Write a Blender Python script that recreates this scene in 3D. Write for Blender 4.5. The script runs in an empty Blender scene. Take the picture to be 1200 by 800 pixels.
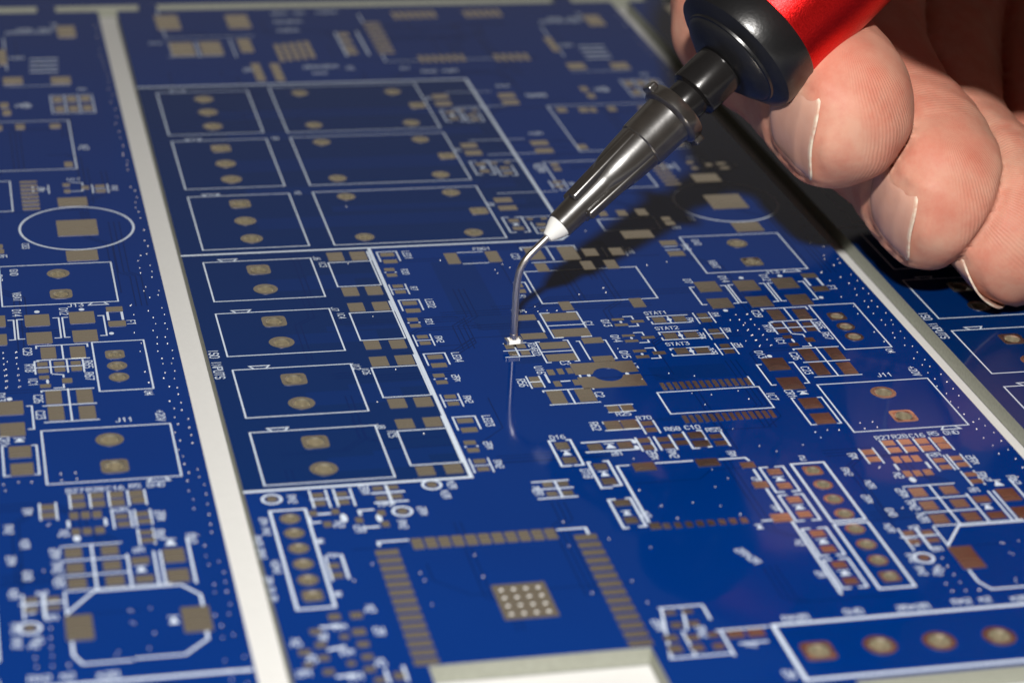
import bpy, bmesh, math, random
import numpy as np
from mathutils import Vector, Matrix

random.seed(7); rng = np.random.RandomState(11)
S = 0.001                                   # everything below is written in millimetres
scene = bpy.context.scene
COL = scene.collection

# ------------------------------------------------------------------ camera
CAM = np.array([-22.0887, -224.2098, 96.0302])
RC = np.array([[0.97218863, 0.05193495, -0.22836819],
               [-0.22860031, 0.42237401, -0.87712148],
               [0.05090353, 0.90493257, 0.42249956]])   # columns: right, up, back
FPX = 2.25667 * 1200
def cpt(u, v, depth):                       # a direction in the photograph plus a distance -> millimetres
    return CAM + RC @ np.array([(u - 600) / FPX, -(v - 400) / FPX, -1.0]) * depth
def proj(P):
    q = RC.T @ (np.asarray(P, float) - CAM)
    return 600 + FPX * q[0] / -q[2], 400 - FPX * q[1] / -q[2]
cam_data = bpy.data.cameras.new('camera'); cam = bpy.data.objects.new('camera', cam_data); COL.objects.link(cam)
M4 = Matrix([list(RC[i]) + [CAM[i] * S] for i in range(3)] + [[0, 0, 0, 1]])
cam.matrix_world = M4
cam_data.sensor_width = 36.0; cam_data.lens = 36.0 * 2.25667
cam_data.clip_start = 0.005; cam_data.clip_end = 10.0
cam_data.dof.use_dof = True; cam_data.dof.focus_distance = 0.2265; cam_data.dof.aperture_fstop = 81.24 / 2.6
cam_data.dof.aperture_blades = 0
scene.camera = cam

# ------------------------------------------------------------------ light: a dim room and the camera's small flash above the lens, plus an added reflection lamp
world = bpy.data.worlds.new('World'); scene.world = world; world.use_nodes = True
bg = world.node_tree.nodes['Background']; bg.inputs[0].default_value = (1.0, 0.87, 0.70, 1); bg.inputs[1].default_value = 0.025
ld = bpy.data.lights.new('camera_flash', 'AREA'); ld.shape = 'RECTANGLE'; ld.size = 0.015; ld.size_y = 0.010
ld.energy = 1.28; ld.color = (1.0, 0.965, 0.92)
flash = bpy.data.objects.new('camera_flash', ld); COL.objects.link(flash)
FP = Vector((-28.0, -232.0, 182.0)) * S
flash.location = FP
flash.rotation_euler = (Vector((34.0, -20.0, 0.0)) * S - FP).to_track_quat('-Z', 'Y').to_euler()
refl_data = bpy.data.lights.new('added_reflection_fill', 'AREA'); refl_data.shape = 'RECTANGLE'; refl_data.size = 1.5; refl_data.size_y = 0.9; refl_data.energy = 0.74; refl_data.color = (1.0, 0.92, 0.82)  # added lamp standing in for room brightness, gives the pads soft reflections
refl_fill = bpy.data.objects.new('added_reflection_fill', refl_data); COL.objects.link(refl_fill); refl_fill.location = (0.27, 0.95, 0.55)
refl_fill.rotation_euler = (Vector((0.03, 0.0, 0.0)) - refl_fill.location).to_track_quat('-Z', 'Y').to_euler()
scene.view_settings.view_transform = 'Standard'; scene.view_settings.look = 'None'
scene.view_settings.exposure = 0.0; scene.view_settings.gamma = 1.0
scene.cycles.use_denoising = True
scene.cycles.max_bounces = 8; scene.cycles.caustics_reflective = True

# ------------------------------------------------------------------ helpers
def lin(r, g, b): return tuple(((c / 255 + 0.055) / 1.055) ** 2.4 if c > 10 else c / 255 / 12.92 for c in (r, g, b)) + (1,)
def link(name, me, parent=None, mat=None):
    o = bpy.data.objects.new(name, me); COL.objects.link(o)
    if parent is not None: o.parent = parent
    if mat is not None:
        for m in (mat if isinstance(mat, (list, tuple)) else [mat]): me.materials.append(m)
    return o
class MB:
    def __init__(s): s.v = []; s.f = []; s.m = []
    def add(s, v, f, m=0):
        n = len(s.v); s.v += [tuple(q) for q in v]; s.f += [tuple(i + n for i in q) for q in f]; s.m += [m] * len(f)
    def ribbon(s, P, w, z, closed=False):
        P = [np.array(q[:2], float) for q in P]
        Q = [P[0]]
        for q in P[1:]:
            if np.hypot(*(q - Q[-1])) > 1e-4: Q.append(q)
        P = Q
        if len(P) < 2: return
        if np.hypot(*(P[0] - P[-1])) < 1e-3 and len(P) > 3: closed = True; P = P[:-1]
        n = len(P); L = []
        for i in range(n):
            a = P[i] - P[i - 1] if (i > 0 or closed) else P[1] - P[0]
            b = P[(i + 1) % n] - P[i] if (i < n - 1 or closed) else P[-1] - P[-2]
            a = a / np.hypot(*a); b = b / np.hypot(*b)
            na = np.array([-a[1], a[0]]); nb = np.array([-b[1], b[0]])
            m = na + nb; d = m @ m
            m = nb if d < 0.25 else m * 2 / d
            e = np.zeros(2)
            if not closed and i == 0: e = -a * w * .45
            if not closed and i == n - 1: e = b * w * .45
            L.append((P[i] + m * w / 2 + e, P[i] - m * w / 2 + e))
        v = []
        for a, b in L: v += [(a[0], a[1], z), (b[0], b[1], z)]
        k = n if closed else n - 1
        s.add(v, [(2 * i, 2 * i + 1, 2 * ((i + 1) % n) + 1, 2 * ((i + 1) % n)) for i in range(k)])
    def slab(s, loop, z0, z1, m=0):
        n = len(loop); v = [(x, y, z1) for x, y in loop] + [(x, y, z0) for x, y in loop]
        s.add(v, [tuple(range(n))] + [(i, n + i, n + (i + 1) % n, (i + 1) % n) for i in range(n)], m)
    def box(s, x0, y0, z0, x1, y1, z1, m=0):
        v = [(x0, y0, z0), (x1, y0, z0), (x1, y1, z0), (x0, y1, z0), (x0, y0, z1), (x1, y0, z1), (x1, y1, z1), (x0, y1, z1)]
        s.add(v, [(0, 3, 2, 1), (4, 5, 6, 7), (0, 1, 5, 4), (1, 2, 6, 5), (2, 3, 7, 6), (3, 0, 4, 7)], m)
    def lathe(s, prof, n=48, m=0, cap0=True, cap1=True):          # prof: (r, z) pairs
        k = len(prof); v = []
        for r, z in prof:
            for i in range(n): t = 2 * math.pi * i / n; v.append((r * math.cos(t), r * math.sin(t), z))
        f = [(j * n + i, j * n + (i + 1) % n, (j + 1) * n + (i + 1) % n, (j + 1) * n + i) for j in range(k - 1) for i in range(n)]
        if cap0: f.append(tuple(range(n - 1, -1, -1)))
        if cap1: f.append(tuple((k - 1) * n + i for i in range(n)))
        s.add(v, f, m)
    def mesh(s, name, smooth=False, sharp=None):
        me = bpy.data.meshes.new(name)
        me.from_pydata([(a * S, b * S, c * S) for a, b, c in s.v], [], s.f)
        if any(s.m): me.polygons.foreach_set('material_index', s.m)
        if smooth:
            me.polygons.foreach_set('use_smooth', [True] * len(me.polygons))
            if sharp: me.set_sharp_from_angle(angle=math.radians(sharp))
        me.update(); return me
def tube_mesh(path, radii, n=16, name='tube'):
    path = [np.array(q, float) for q in path]; mb = MB(); v = []; prev = None
    for i, q in enumerate(path):
        t = path[min(i + 1, len(path) - 1)] - path[max(i - 1, 0)]; t /= np.linalg.norm(t)
        if prev is None:
            u = np.cross(t, [0, 1, 0.1]); u /= np.linalg.norm(u)
        else:
            u = prev - t * (prev @ t); u /= np.linalg.norm(u)
        prev = u; w = np.cross(t, u); r = radii[i] if hasattr(radii, '__len__') else radii
        for k in range(n): a = 2 * math.pi * k / n; v.append(q + r * (math.cos(a) * u + math.sin(a) * w))
    m = len(path)
    f = [(j * n + i, j * n + (i + 1) % n, (j + 1) * n + (i + 1) % n, (j + 1) * n + i) for j in range(m - 1) for i in range(n)]
    f += [tuple(range(n - 1, -1, -1)), tuple((m - 1) * n + i for i in range(n))]
    mb.add(v, f); return mb.mesh(name, True, 50)

class NT:
    """small node-tree builder"""
    def __init__(s, name):
        s.mat = bpy.data.materials.new(name); s.mat.use_nodes = True; s.t = s.mat.node_tree; s.b = s.t.nodes['Principled BSDF']
    def n(s, kind, **kw):
        q = s.t.nodes.new(kind)
        for k, v in kw.items(): setattr(q, k, v)
        return q
    def l(s, a, b): s.t.links.new(a, b)
    def put(s, sock, v):
        if hasattr(v, 'is_linked') or isinstance(v, bpy.types.NodeSocket): s.l(v, sock)
        else: sock.default_value = v
    def math(s, op, a, b=0.0, c=0.0):
        q = s.n('ShaderNodeMath', operation=op)
        for i, x in enumerate((a, b, c)): s.put(q.inputs[i], x)
        return q.outputs[0]
    def mix(s, f, a, b):
        q = s.n('ShaderNodeMix', data_type='RGBA'); s.put(q.inputs['Factor'], f)
        for k, x in ((6, a), (7, b)): s.put(q.inputs[k], x)
        return q.outputs[2]
    def noise(s, vec, scale, detail=3, rough=.5):
        q = s.n('ShaderNodeTexNoise'); s.l(vec, q.inputs['Vector']); q.inputs['Scale'].default_value = scale
        q.inputs['Detail'].default_value = detail; q.inputs['Roughness'].default_value = rough; return q.outputs['Fac']
    def ramp(s, x, a, b, lo=0.0, hi=1.0):
        q = s.n('ShaderNodeMapRange'); s.l(x, q.inputs[0])
        for i, v in zip((1, 2, 3, 4), (a, b, lo, hi)): q.inputs[i].default_value = v
        return q.outputs[0]
    def obj(s):
        return s.n('ShaderNodeTexCoord').outputs['Object']
    def bump(s, h, strength, dist, normal=None):
        q = s.n('ShaderNodeBump'); s.l(h, q.inputs['Height']); q.inputs['Strength'].default_value = strength; q.inputs['Distance'].default_value = dist
        if normal is not None: s.l(normal, q.inputs['Normal'])
        return q.outputs[0]
    def set(s, **kw):
        for k, v in kw.items(): s.put(s.b.inputs[k.replace('_', ' ')], v)
        return s.mat

# ------------------------------------------------------------------ materials
def mat_mask():
    m = NT('blue_solder_mask'); o = m.obj(); sp = m.n('ShaderNodeSeparateXYZ'); m.l(o, sp.inputs[0])
    X = m.math('MULTIPLY', sp.outputs[0], 1000.0); Y = m.math('MULTIPLY', sp.outputs[1], 1000.0)
    def rect(x0, x1, y0, y1, e=0.05):
        r = None
        for c, a, sg in ((X, x0, 1), (X, x1, -1), (Y, y0, 1), (Y, y1, -1)):
            q = m.math('MULTIPLY_ADD', c, sg / e, -sg * a / e)
            r = q if r is None else m.math('MINIMUM', r, q)
        q = m.n('ShaderNodeClamp'); m.l(r, q.inputs[0]); return q.outputs[0]
    # where copper fills the layer under the mask the blue is brighter
    bare = None
    for z in ((.0, 42.0, 0.1, 53.9), (0, 19.8, -51.5, 0.1)):
        q = rect(*z); bare = q if bare is None else m.math('MAXIMUM', bare, q)
    cu = None
    for z in ((9, 44, 41.2, 44.2), (9, 40, 33.8, 36.4), (9, 44, 23.4, 27.2), (9, 40, 16.0, 18.4), (9, 44, 6.2, 9.4), (17.8, 40, 10.6, 12.2), (8, 17, -10.2, -7.2), (8, 17, -23, -20.6), (8, 17, -36.2, -33.4), (8, 17, -49, -46.4), (12.2, 19.4, -7.9, -6.6), (12.2, 19.4, -20.4, -19.2), (12.2, 19.4, -33.4, -32.2), (12.2, 19.4, -47, -45.6)):
        q = rect(*z); cu = q if cu is None else m.math('MAXIMUM', cu, q)
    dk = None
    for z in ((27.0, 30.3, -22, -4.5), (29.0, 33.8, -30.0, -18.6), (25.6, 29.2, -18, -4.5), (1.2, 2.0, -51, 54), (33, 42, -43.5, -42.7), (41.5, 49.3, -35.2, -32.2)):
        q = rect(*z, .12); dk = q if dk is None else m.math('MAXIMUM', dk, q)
    n1 = m.noise(o, 60.0, 2); n2 = m.noise(o, 900.0, 2)
    pour = m.mix(n1, MASK_A, MASK_B)
    c = m.mix(m.math('MULTIPLY', bare, m.math('MULTIPLY_ADD', cu, -.38, 1.0)), pour, MASK_C)
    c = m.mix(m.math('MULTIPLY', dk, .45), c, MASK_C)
    h = m.math('ADD', m.math('MULTIPLY', n2, .4), m.noise(o, 260.0, 2))
    m.l(m.bump(h, .13, .00004), m.b.inputs['Normal'])
    return m.set(Base_Color=c, Roughness=m.ramp(n1, .3, .7, .04, .09), IOR=1.5, Specular_IOR_Level=.17, Specular_Tint=(.22, .28, .80, 1))
MASK_A = (0.0000, 0.0205, 0.140, 1); MASK_B = (0.0000, 0.0255, 0.165, 1); MASK_C = (0.0000, 0.0180, 0.100, 1)
def mat_simple(name, col, rough, metal=0.0, nscale=0, namp=.15, bump=0, bdist=.00002, **kw):
    m = NT(name); o = m.obj(); c = col
    if nscale:
        n = m.noise(o, nscale, 4, .6); a = tuple(x * (1 - namp) for x in col[:3]) + (1,); b = tuple(min(1, x * (1 + namp)) for x in col[:3]) + (1,)
        c = m.mix(n, a, b)
        if bump: m.l(m.bump(n, bump, bdist), m.b.inputs['Normal'])
    return m.set(Base_Color=c, Roughness=rough, Metallic=metal, **kw)
M = {}
M['mask'] = mat_mask()
M['trace'] = mat_simple('blue_mask_over_traces', (0.0001, 0.014, 0.092, 1), .12, 0, 200, .1, IOR=1.5, Specular_IOR_Level=.17, Specular_Tint=(.22, .28, .80, 1))
M['fr4'] = mat_simple('routed_glass_fibre_edge', (0.26, 0.27, 0.225, 1), .75, 0, 2500, .25, .5, .00008)
M['silk'] = mat_simple('white_silkscreen_ink', (0.55, 0.63, 0.74, 1), .55, 0, 3000, .12, .3, .00002)
def mat_pad():
    m = NT('tinned_pad_metal'); o = m.obj(); mp = m.n('ShaderNodeMapping'); m.l(o, mp.inputs[0]); mp.inputs['Scale'].default_value = (1, 3.5, 1)
    n = m.noise(mp.outputs[0], 700.0, 4, .65); n2 = m.noise(o, 180.0, 2)
    h = m.math('ADD', m.math('MULTIPLY', n, .5), n2)
    m.l(m.bump(h, .6, .00005), m.b.inputs['Normal'])
    return m.set(Base_Color=m.mix(n, (.80, .71, .57, 1), (.93, .85, .71, 1)), Metallic=1.0, Roughness=m.ramp(n2, .3, .7, .2, .32))
M['pad'] = mat_pad()
M['via'] = mat_simple('via_solder_painted_glint', (.86, .86, .84, 1), .3, .25)  # near-white, mostly non-metal: the flash glints on the vias are painted in
M['barrel'] = mat_simple('plated_barrel', (.88, .82, .68, 1), .30, .93, 1300, .15, .6, .00008)
M['paper'] = mat_simple('white_paper', (.56, .56, .55, 1), .85, 0, 1500, .04, .3, .00004)
M['steel'] = mat_simple('needle_steel', (.88, .82, .76, 1), .3, 1.0, 2500, .12, .2, .00001)
M['ceramic'] = mat_simple('white_ceramic', (.82, .81, .78, 1), .5)
M['tin'] = mat_simple('tin_terminal', (.88, .87, .85, 1), .3, 1.0, 2500, .1, .5, .00003)
M['overcoat'] = mat_simple('dark_resistor_overcoat', (.02, .018, .016, 1), .4)
M['bush'] = mat_simple('white_nylon', (.64, .64, .62, 1), .45, 0, 1500, .03, Subsurface_Weight=.2, Subsurface_Radius=(.0006, .0006, .0006), Subsurface_Scale=1.0)
def mat_hub():
    m = NT('smoky_translucent_plastic'); o = m.obj(); n = m.noise(o, 900.0, 3)
    m.l(m.bump(n, .25, .00006), m.b.inputs['Normal'])
    return m.set(Base_Color=m.mix(n, (.018, .015, .013, 1), (.042, .036, .031, 1)), Roughness=.30, Coat_Weight=.7, Coat_Roughness=.1, IOR=1.56, Transmission_Weight=.25, Specular_IOR_Level=1.0)
M['hub'] = mat_hub()
M['black'] = mat_simple('black_anodised_plastic', (.0075, .0075, .0082, 1), .3, 0, 2600, .3, .5, .00004, IOR=1.55)
M['blackgloss'] = mat_simple('black_polished_metal', (.014, .013, .013, 1), .2, .3, 1500, .2, .3, .00002)
def mat_red():
    m = NT('red_anodised_aluminium'); o = m.obj(); n = m.noise(o, 4200.0, 3, .7)
    m.l(m.bump(n, .6, .00006), m.b.inputs['Normal'])
    return m.set(Base_Color=m.mix(n, (.46, .006, .007, 1), (.80, .016, .016, 1)), Metallic=.95, Roughness=.31)
M['red'] = mat_red()
def mat_skin():
    m = NT('skin'); o = m.obj(); at = m.n('ShaderNodeAttribute', attribute_name='ridge'); am = m.n('ShaderNodeAttribute', attribute_name='padmask')
    n = m.noise(o, 260.0, 5, .65); n3 = m.noise(o, 1400.0, 3); nw = m.noise(o, 170.0, 1)
    ph = m.math('MULTIPLY_ADD', nw, 14.0, m.math('MULTIPLY', at.outputs['Fac'], 2 * math.pi / .37))
    ph = m.math('ADD', ph, m.math('MULTIPLY', n3, 3.2))
    s = m.math('SINE', ph)
    pt_ = m.ramp(m.noise(o, 330.0, 2), .32, .6, .35, 1.0); h = m.math('MULTIPLY', m.math('MULTIPLY', s, pt_), am.outputs['Fac'])
    b1 = m.bump(h, .27, .00006); b2 = m.bump(n3, .35, .00009, b1)
    m.l(b2, m.b.inputs['Normal'])
    col = m.mix(m.ramp(n, .35, .7), (.55, .315, .225, 1), (.50, .195, .135, 1))
    ar = m.n('ShaderNodeAttribute', attribute_name='rosy')
    col = m.mix(m.math('MULTIPLY', ar.outputs['Fac'], .55), col, (.40, .095, .062, 1))
    col = m.mix(m.math('MULTIPLY', m.ramp(s, -1, 1, .15, 0.0), am.outputs['Fac']), col, (.42, .15, .10, 1))
    return m.set(Base_Color=col, Roughness=.56, Specular_IOR_Level=.32, Subsurface_Weight=.14, Subsurface_Radius=(.0022, .0009, .0005), Subsurface_Scale=1.0, IOR=1.42)
M['skin'] = mat_skin()
def mat_nail():
    m = NT('fingernail'); o = m.obj(); at = m.n('ShaderNodeAttribute', attribute_name='edge'); n = m.noise(o, 500.0, 2)
    col = m.mix(n, (.53, .275, .20, 1), (.60, .35, .27, 1)); col = m.mix(m.math('MULTIPLY', at.outputs['Fac'], m.ramp(m.noise(o, 1100.0, 2), .35, .6, .15, 1.0)), col, (.70, .61, .48, 1))
    m.l(m.bump(m.noise(o, 900.0, 2), .2, .00005), m.b.inputs['Normal'])
    return m.set(Base_Color=col, Roughness=.24, Subsurface_Weight=.2, Subsurface_Radius=(.001, .0006, .0004), Subsurface_Scale=1.0, IOR=1.5)
M['nail'] = mat_nail()

# ------------------------------------------------------------------ the board layout in millimetres (the three boards share it)
# pads: x, y, width, height (width -1: round); holes: shape, x, y, pad size; ink lines: width, points; lettering: text, x, y, height, turn
PADS = [
 (15.98,-2.07,1.69,2.31), (18.44,-2.11,1.69,2.32), (16.03,-11.18,1.63,2.16), (18.49,-11.19,1.64,2.17), (15.99,-15.06,1.61,2.1), (18.49,-15.09,1.62,2.11), (16.02,-24.04,1.56,1.96), 
 (18.53,-24.15,1.57,1.96), (16.02,-27.75,1.72,2.13), (18.53,-27.73,1.73,2.14), (16.1,-36.75,1.66,1.98), (18.57,-36.77,1.67,1.99), (16.03,-40.92,1.64,1.91), 
 (18.61,-40.88,1.64,1.92), (16.13,-49.98,1.58,1.77), (18.63,-49.93,1.59,1.78), (21.53,-2.11,1.5,0.95), (21.53,-3.96,1.5,0.95), (21.03,-6.07,1.1,0.8), (21.03,-7.52,1.1,0.8), 
 (21.12,-10.41,1.1,0.8), (21.12,-11.86,1.1,0.8), (21.52,-14.71,1.5,0.95), (21.52,-16.56,1.5,0.95), (21.06,-18.68,1.1,0.8), (21.06,-20.13,1.1,0.8), (21.24,-22.8,1.1,0.8), 
 (21.24,-24.25,1.1,0.8), (21.58,-27.44,1.5,0.95), (21.58,-29.29,1.5,0.95), (21.1,-31.5,1.1,0.8), (21.1,-32.95,1.1,0.8), (21.25,-36.04,1.1,0.8), (21.25,-37.49,1.1,0.8), 
 (21.6,-41.01,1.5,0.95), (21.6,-42.86,1.5,0.95), (21.11,-45.31,1.1,0.8), (21.11,-46.76,1.1,0.8), (21.22,-48.88,1.1,0.8), (21.22,-50.33,1.1,0.8), (28.22,-3.9,1.39,2.9), 
 (32.69,-3.88,1.4,2.91), (37.45,47.41,2.07,1.67), (37.31,44.74,2.05,1.64), (37.54,41.51,1.2,0.9), (37.54,39.21,1.2,0.9), (40.05,40.34,1.1,0.8), (40.05,38.64,1.1,0.8), 
 (39.15,42.04,0.7,0.6), (40.75,42.04,0.7,0.6), (37.32,29.65,1.96,1.59), (37.33,27.16,2.03,1.56), (37.35,23.39,1.2,0.9), (37.35,21.09,1.2,0.9), (39.93,21.87,1.1,0.8), 
 (39.93,20.17,1.1,0.8), (39.03,23.57,0.7,0.6), (40.63,23.57,0.7,0.6), (37.42,11.97,2.05,1.44), (37.42,9.57,2.09,1.35), (37.22,5.84,1.2,0.9), (37.22,3.54,1.2,0.9), 
 (40.02,4.36,1.1,0.8), (40.02,2.66,1.1,0.8), (39.12,6.06,0.7,0.6), (40.72,6.06,0.7,0.6), (46.03,47.08,2.18,1.78), (45.94,44.53,2.16,1.75), (46.04,29.72,2.15,1.6), 
 (45.99,27.08,2.21,1.57), (51.75,41.13,1.25,1.73), (46.08,22.33,0.94,1.06), (46.02,20.86,0.93,1.05), (44.94,16.82,1.1,0.7), (44.94,15.37,1.1,0.7), (54.52,40.9,1.17,1.76), 
 (55.75,40.8,0.84,1.76), (58.25,40.98,1.06,1.77), (50.95,27.93,1.17,1.62), (58.39,14.81,1.9,0.6), (58.39,15.95,1.9,0.6), (58.39,17.09,1.9,0.6), (58.39,18.23,1.9,0.6), 
 (58.39,19.38,1.9,0.6), (58.39,20.52,1.9,0.6), (58.39,21.66,1.9,0.6), (58.39,22.81,1.9,0.6), (66.17,20.76,1.1,0.8), (66.17,19.31,1.1,0.8), (62.5,21.52,0.8,0.92), 
 (62.51,19.62,0.7,0.91), (64.56,20.52,0.82,0.92), (62.89,16.37,3.19,2.54), (62.93,8.88,4.28,4.34), (62.96,1.25,3.25,2.74), (53.39,-14.26,2.4,2.64), (53.4,-18.51,2.37,2.48), 
 (57.61,-14.44,2.4,2.66), (57.63,-18.55,2.42,2.63), (61.94,-14.29,2.46,2.74), (61.97,-18.58,2.38,2.65), (65.21,-12.69,1.63,1.18), (65.22,-16.14,1.71,1.27), (58.3,-22.01,1.43,2.56), 
 (61.05,-22.15,1.44,2.57), (57.61,-24.4,1.0,0.89), (57.62,-25.85,1.03,0.88), (59.17,-24.46,1.01,0.9), (59.17,-25.77,1.0,0.89), (60.71,-24.51,0.95,0.84), (60.72,-25.77,1.01,0.89), 
 (57.64,-27.25,0.93,0.76), (57.67,-29.07,0.99,0.75), (59.7,-28.17,0.94,0.98), (58.29,-31.5,1.44,2.73), (61.07,-31.6,1.45,2.74), (58.33,-34.72,1.42,2.78), (61.1,-34.91,1.48,2.66), 
 (54.37,-33.17,2.26,2.71), (54.37,-37.44,2.22,2.62), (54.85,-41.76,1.92,2.17), (54.9,-44.97,1.94,2.2), (59.23,-50.52,1.13,1.02), (59.25,-51.91,1.18,1.0), (60.86,-50.53,1.13,1.07), 
 (60.87,-51.92,1.15,1.06), (62.48,-50.57,1.16,1.12), (62.47,-51.96,1.19,1.11), (64.12,-50.58,1.16,1.13), (64.2,-51.77,1.16,1.06), (56.68,-51.98,1.14,1.0), (56.67,-53.34,1.19,0.99), 
 (58.74,-53.71,0.74,1.19), (59.69,-53.71,0.74,1.19), (60.64,-53.72,0.77,1.19), (58.73,-56.39,0.73,1.09), (59.66,-56.4,0.74,1.09), (60.68,-56.37,0.8,1.09), (62.61,-54.36,1.06,0.84), 
 (62.68,-55.65,1.05,0.83), (64.33,-54.17,1.06,0.85), (64.43,-55.4,1.1,0.84), (64.41,-57.3,1.11,0.77), (64.42,-58.55,1.17,0.81), (58.32,-59.79,1.39,1.6), (61.23,-59.77,1.4,1.46), 
 (58.33,-62.18,1.41,1.56), (61.23,-62.18,1.42,1.48), (58.33,-64.55,1.48,1.62), (61.3,-64.54,1.49,1.54), (63.52,-61.73,1.45,1.16), (63.62,-64.62,1.5,1.18), (66.26,-61.3,1.72,2.25), 
 (66.27,-64.51,1.76,2.07), (58.09,-71.04,2.09,3.62), (67.03,-71.15,2.22,3.68), (54.72,-66.5,1.03,0.79), (54.65,-67.95,1.07,0.78), (56.37,-66.61,1.03,0.75), 
 (56.35,-67.92,1.07,0.74), (54.41,-70.6,-1.0,1.0), (46.87,-54.39,1.25,1.1), (46.87,-56.99,1.25,1.1), (46.87,-59.53,1.25,1.1), (46.87,-62.13,1.25,1.1), (46.87,-65.46,1.25,1.1), 
 (46.87,-68.06,1.25,1.1), (46.87,-70.65,1.25,1.1), (46.87,-73.25,1.25,1.1), (35.53,-51.86,2.02,1.51), (41.41,-51.86,2.05,1.42), (44.87,-52.84,1.3,1.05), (44.82,-56.52,1.38,1.18), 
 (44.68,-62.42,1.74,1.45), (33.49,-62.23,1.0,1.1), (34.47,-62.37,0.62,0.95), (35.45,-62.37,0.62,0.95), (36.44,-62.37,0.62,0.95), (37.42,-62.37,0.62,0.95), (38.4,-62.37,0.62,0.95), 
 (39.38,-62.37,0.62,0.95), (40.36,-62.37,0.62,0.95), (41.34,-62.37,0.62,0.95), (35.84,-40.48,1.13,1.24), (37.19,-40.44,1.14,1.24), (34.9,-43.72,1.52,1.72), 
 (36.52,-43.68,1.53,1.73), (38.14,-43.76,1.07,0.91), (38.17,-45.06,1.02,0.9), (29.24,-47.02,1.24,1.35), (29.23,-49.79,1.27,1.22), (32.12,-47.68,1.29,1.29), 
 (34.95,-47.65,1.35,1.29), (31.65,-51.33,1.22,1.16), (31.68,-54.05,1.26,1.22), (31.75,-57.96,1.43,1.14), (31.71,-60.99,1.17,1.11), (36.94,-47.01,1.11,0.88), 
 (36.94,-48.37,1.0,0.94), (38.75,-47.05,1.11,0.89), (38.77,-48.31,1.16,0.88), (40.27,-46.55,1.07,0.81), (40.26,-47.88,1.16,0.88), (41.97,-46.63,1.43,1.28), 
 (41.97,-48.28,1.57,1.26), (43.72,-47.08,1.13,0.85), (43.8,-48.42,1.17,0.92), (26.19,-53.92,0.92,0.86), (27.56,-53.95,0.92,0.86), (26.15,-55.58,0.95,0.84), 
 (27.56,-55.58,0.95,0.85), (41.89,-36.51,0.42,1.55), (41.99,-43.41,0.42,1.55), (42.54,-36.51,0.42,1.55), (42.64,-43.41,0.42,1.55), (43.19,-36.51,0.42,1.55), 
 (43.29,-43.41,0.42,1.55), (43.84,-36.51,0.42,1.55), (43.94,-43.41,0.42,1.55), (44.49,-36.51,0.42,1.55), (44.59,-43.41,0.42,1.55), (45.14,-36.51,0.42,1.55), 
 (45.24,-43.41,0.42,1.55), (45.79,-36.51,0.42,1.55), (45.89,-43.41,0.42,1.55), (46.44,-36.51,0.42,1.55), (46.54,-43.41,0.42,1.55), (47.09,-36.51,0.42,1.55), 
 (47.19,-43.41,0.42,1.55), (47.74,-36.51,0.42,1.55), (47.84,-43.41,0.42,1.55), (48.39,-36.51,0.42,1.55), (48.49,-43.41,0.42,1.55), (49.04,-36.51,0.42,1.55), 
 (49.14,-43.41,0.42,1.55), (49.69,-36.51,0.42,1.55), (49.79,-43.41,0.42,1.55), (50.34,-36.51,0.42,1.55), (50.44,-43.41,0.42,1.55), (41.66,-21.13,1.29,0.52), 
 (41.68,-22.45,1.39,0.57), (43.53,-21.82,1.35,0.62), (41.68,-25.0,1.3,0.5), (41.67,-26.26,1.37,0.55), (43.53,-25.66,1.38,0.6), (41.81,-28.6,1.31,0.59), (41.74,-29.91,1.35,0.63), 
 (43.62,-29.27,1.31,0.69), (45.85,-21.76,1.3,1.25), (48.0,-21.76,1.36,1.31), (45.89,-25.57,1.39,1.32), (48.06,-25.58,1.4,1.27), (45.97,-29.12,1.32,1.38), (48.07,-29.23,1.43,1.28), 
 (50.63,-21.16,1.08,0.95), (50.64,-22.37,1.13,0.99), (50.66,-24.95,1.07,0.87), (50.71,-26.21,1.18,0.96), (50.64,-28.51,1.0,0.9), (50.67,-29.8,1.06,0.89), (36.03,-19.83,3.56,1.88), 
 (36.16,-23.62,3.73,1.87), (33.73,-26.32,2.87,1.53), (33.78,-29.06,2.95,1.55), (32.38,-19.57,2.21,1.35), (32.25,-23.97,2.5,1.36), (29.26,-26.09,0.86,0.98), 
 (30.44,-26.09,0.91,0.94), (29.26,-27.65,0.85,0.92), (30.5,-27.64,0.91,0.97), (37.81,-25.66,2.08,1.3), (37.76,-29.88,2.1,1.26), (31.92,-32.17,0.68,1.22), (32.89,-32.1,0.59,1.23), 
 (33.81,-32.08,0.59,1.23), (31.94,-34.69,0.67,1.2), (33.82,-34.61,0.63,1.2), (29.99,-33.42,1.0,1.02), (30.0,-34.67,1.04,1.01), (31.18,-37.42,1.55,2.7), (34.0,-37.33,1.66,2.72), 
 (37.29,-3.57,1.77,3.29), (41.0,-3.87,1.9,3.65), (43.41,-3.9,1.55,2.01), (46.33,-3.99,1.44,2.02), (37.19,-7.33,1.28,2.17), (42.21,-7.32,1.29,2.3), (44.8,-7.33,1.3,2.31), 
 (37.26,-17.27,1.24,2.13), (44.81,-17.36,1.37,2.26), (47.71,6.76,0.99,1.53), (49.93,6.72,1.12,1.67), (52.24,6.73,1.25,1.93), (54.46,4.52,1.05,1.14), (54.51,3.19,1.12,1.13), 
 (49.93,0.45,3.42,2.21), (52.68,-2.29,1.9,1.33), (52.67,-5.28,1.81,1.3), (33.59,-11.69,0.91,0.99), (33.57,-13.11,0.91,0.98), (2.18,-53.17,-1.0,1.0), (16.17,-52.53,-1.0,1.0), 
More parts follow.
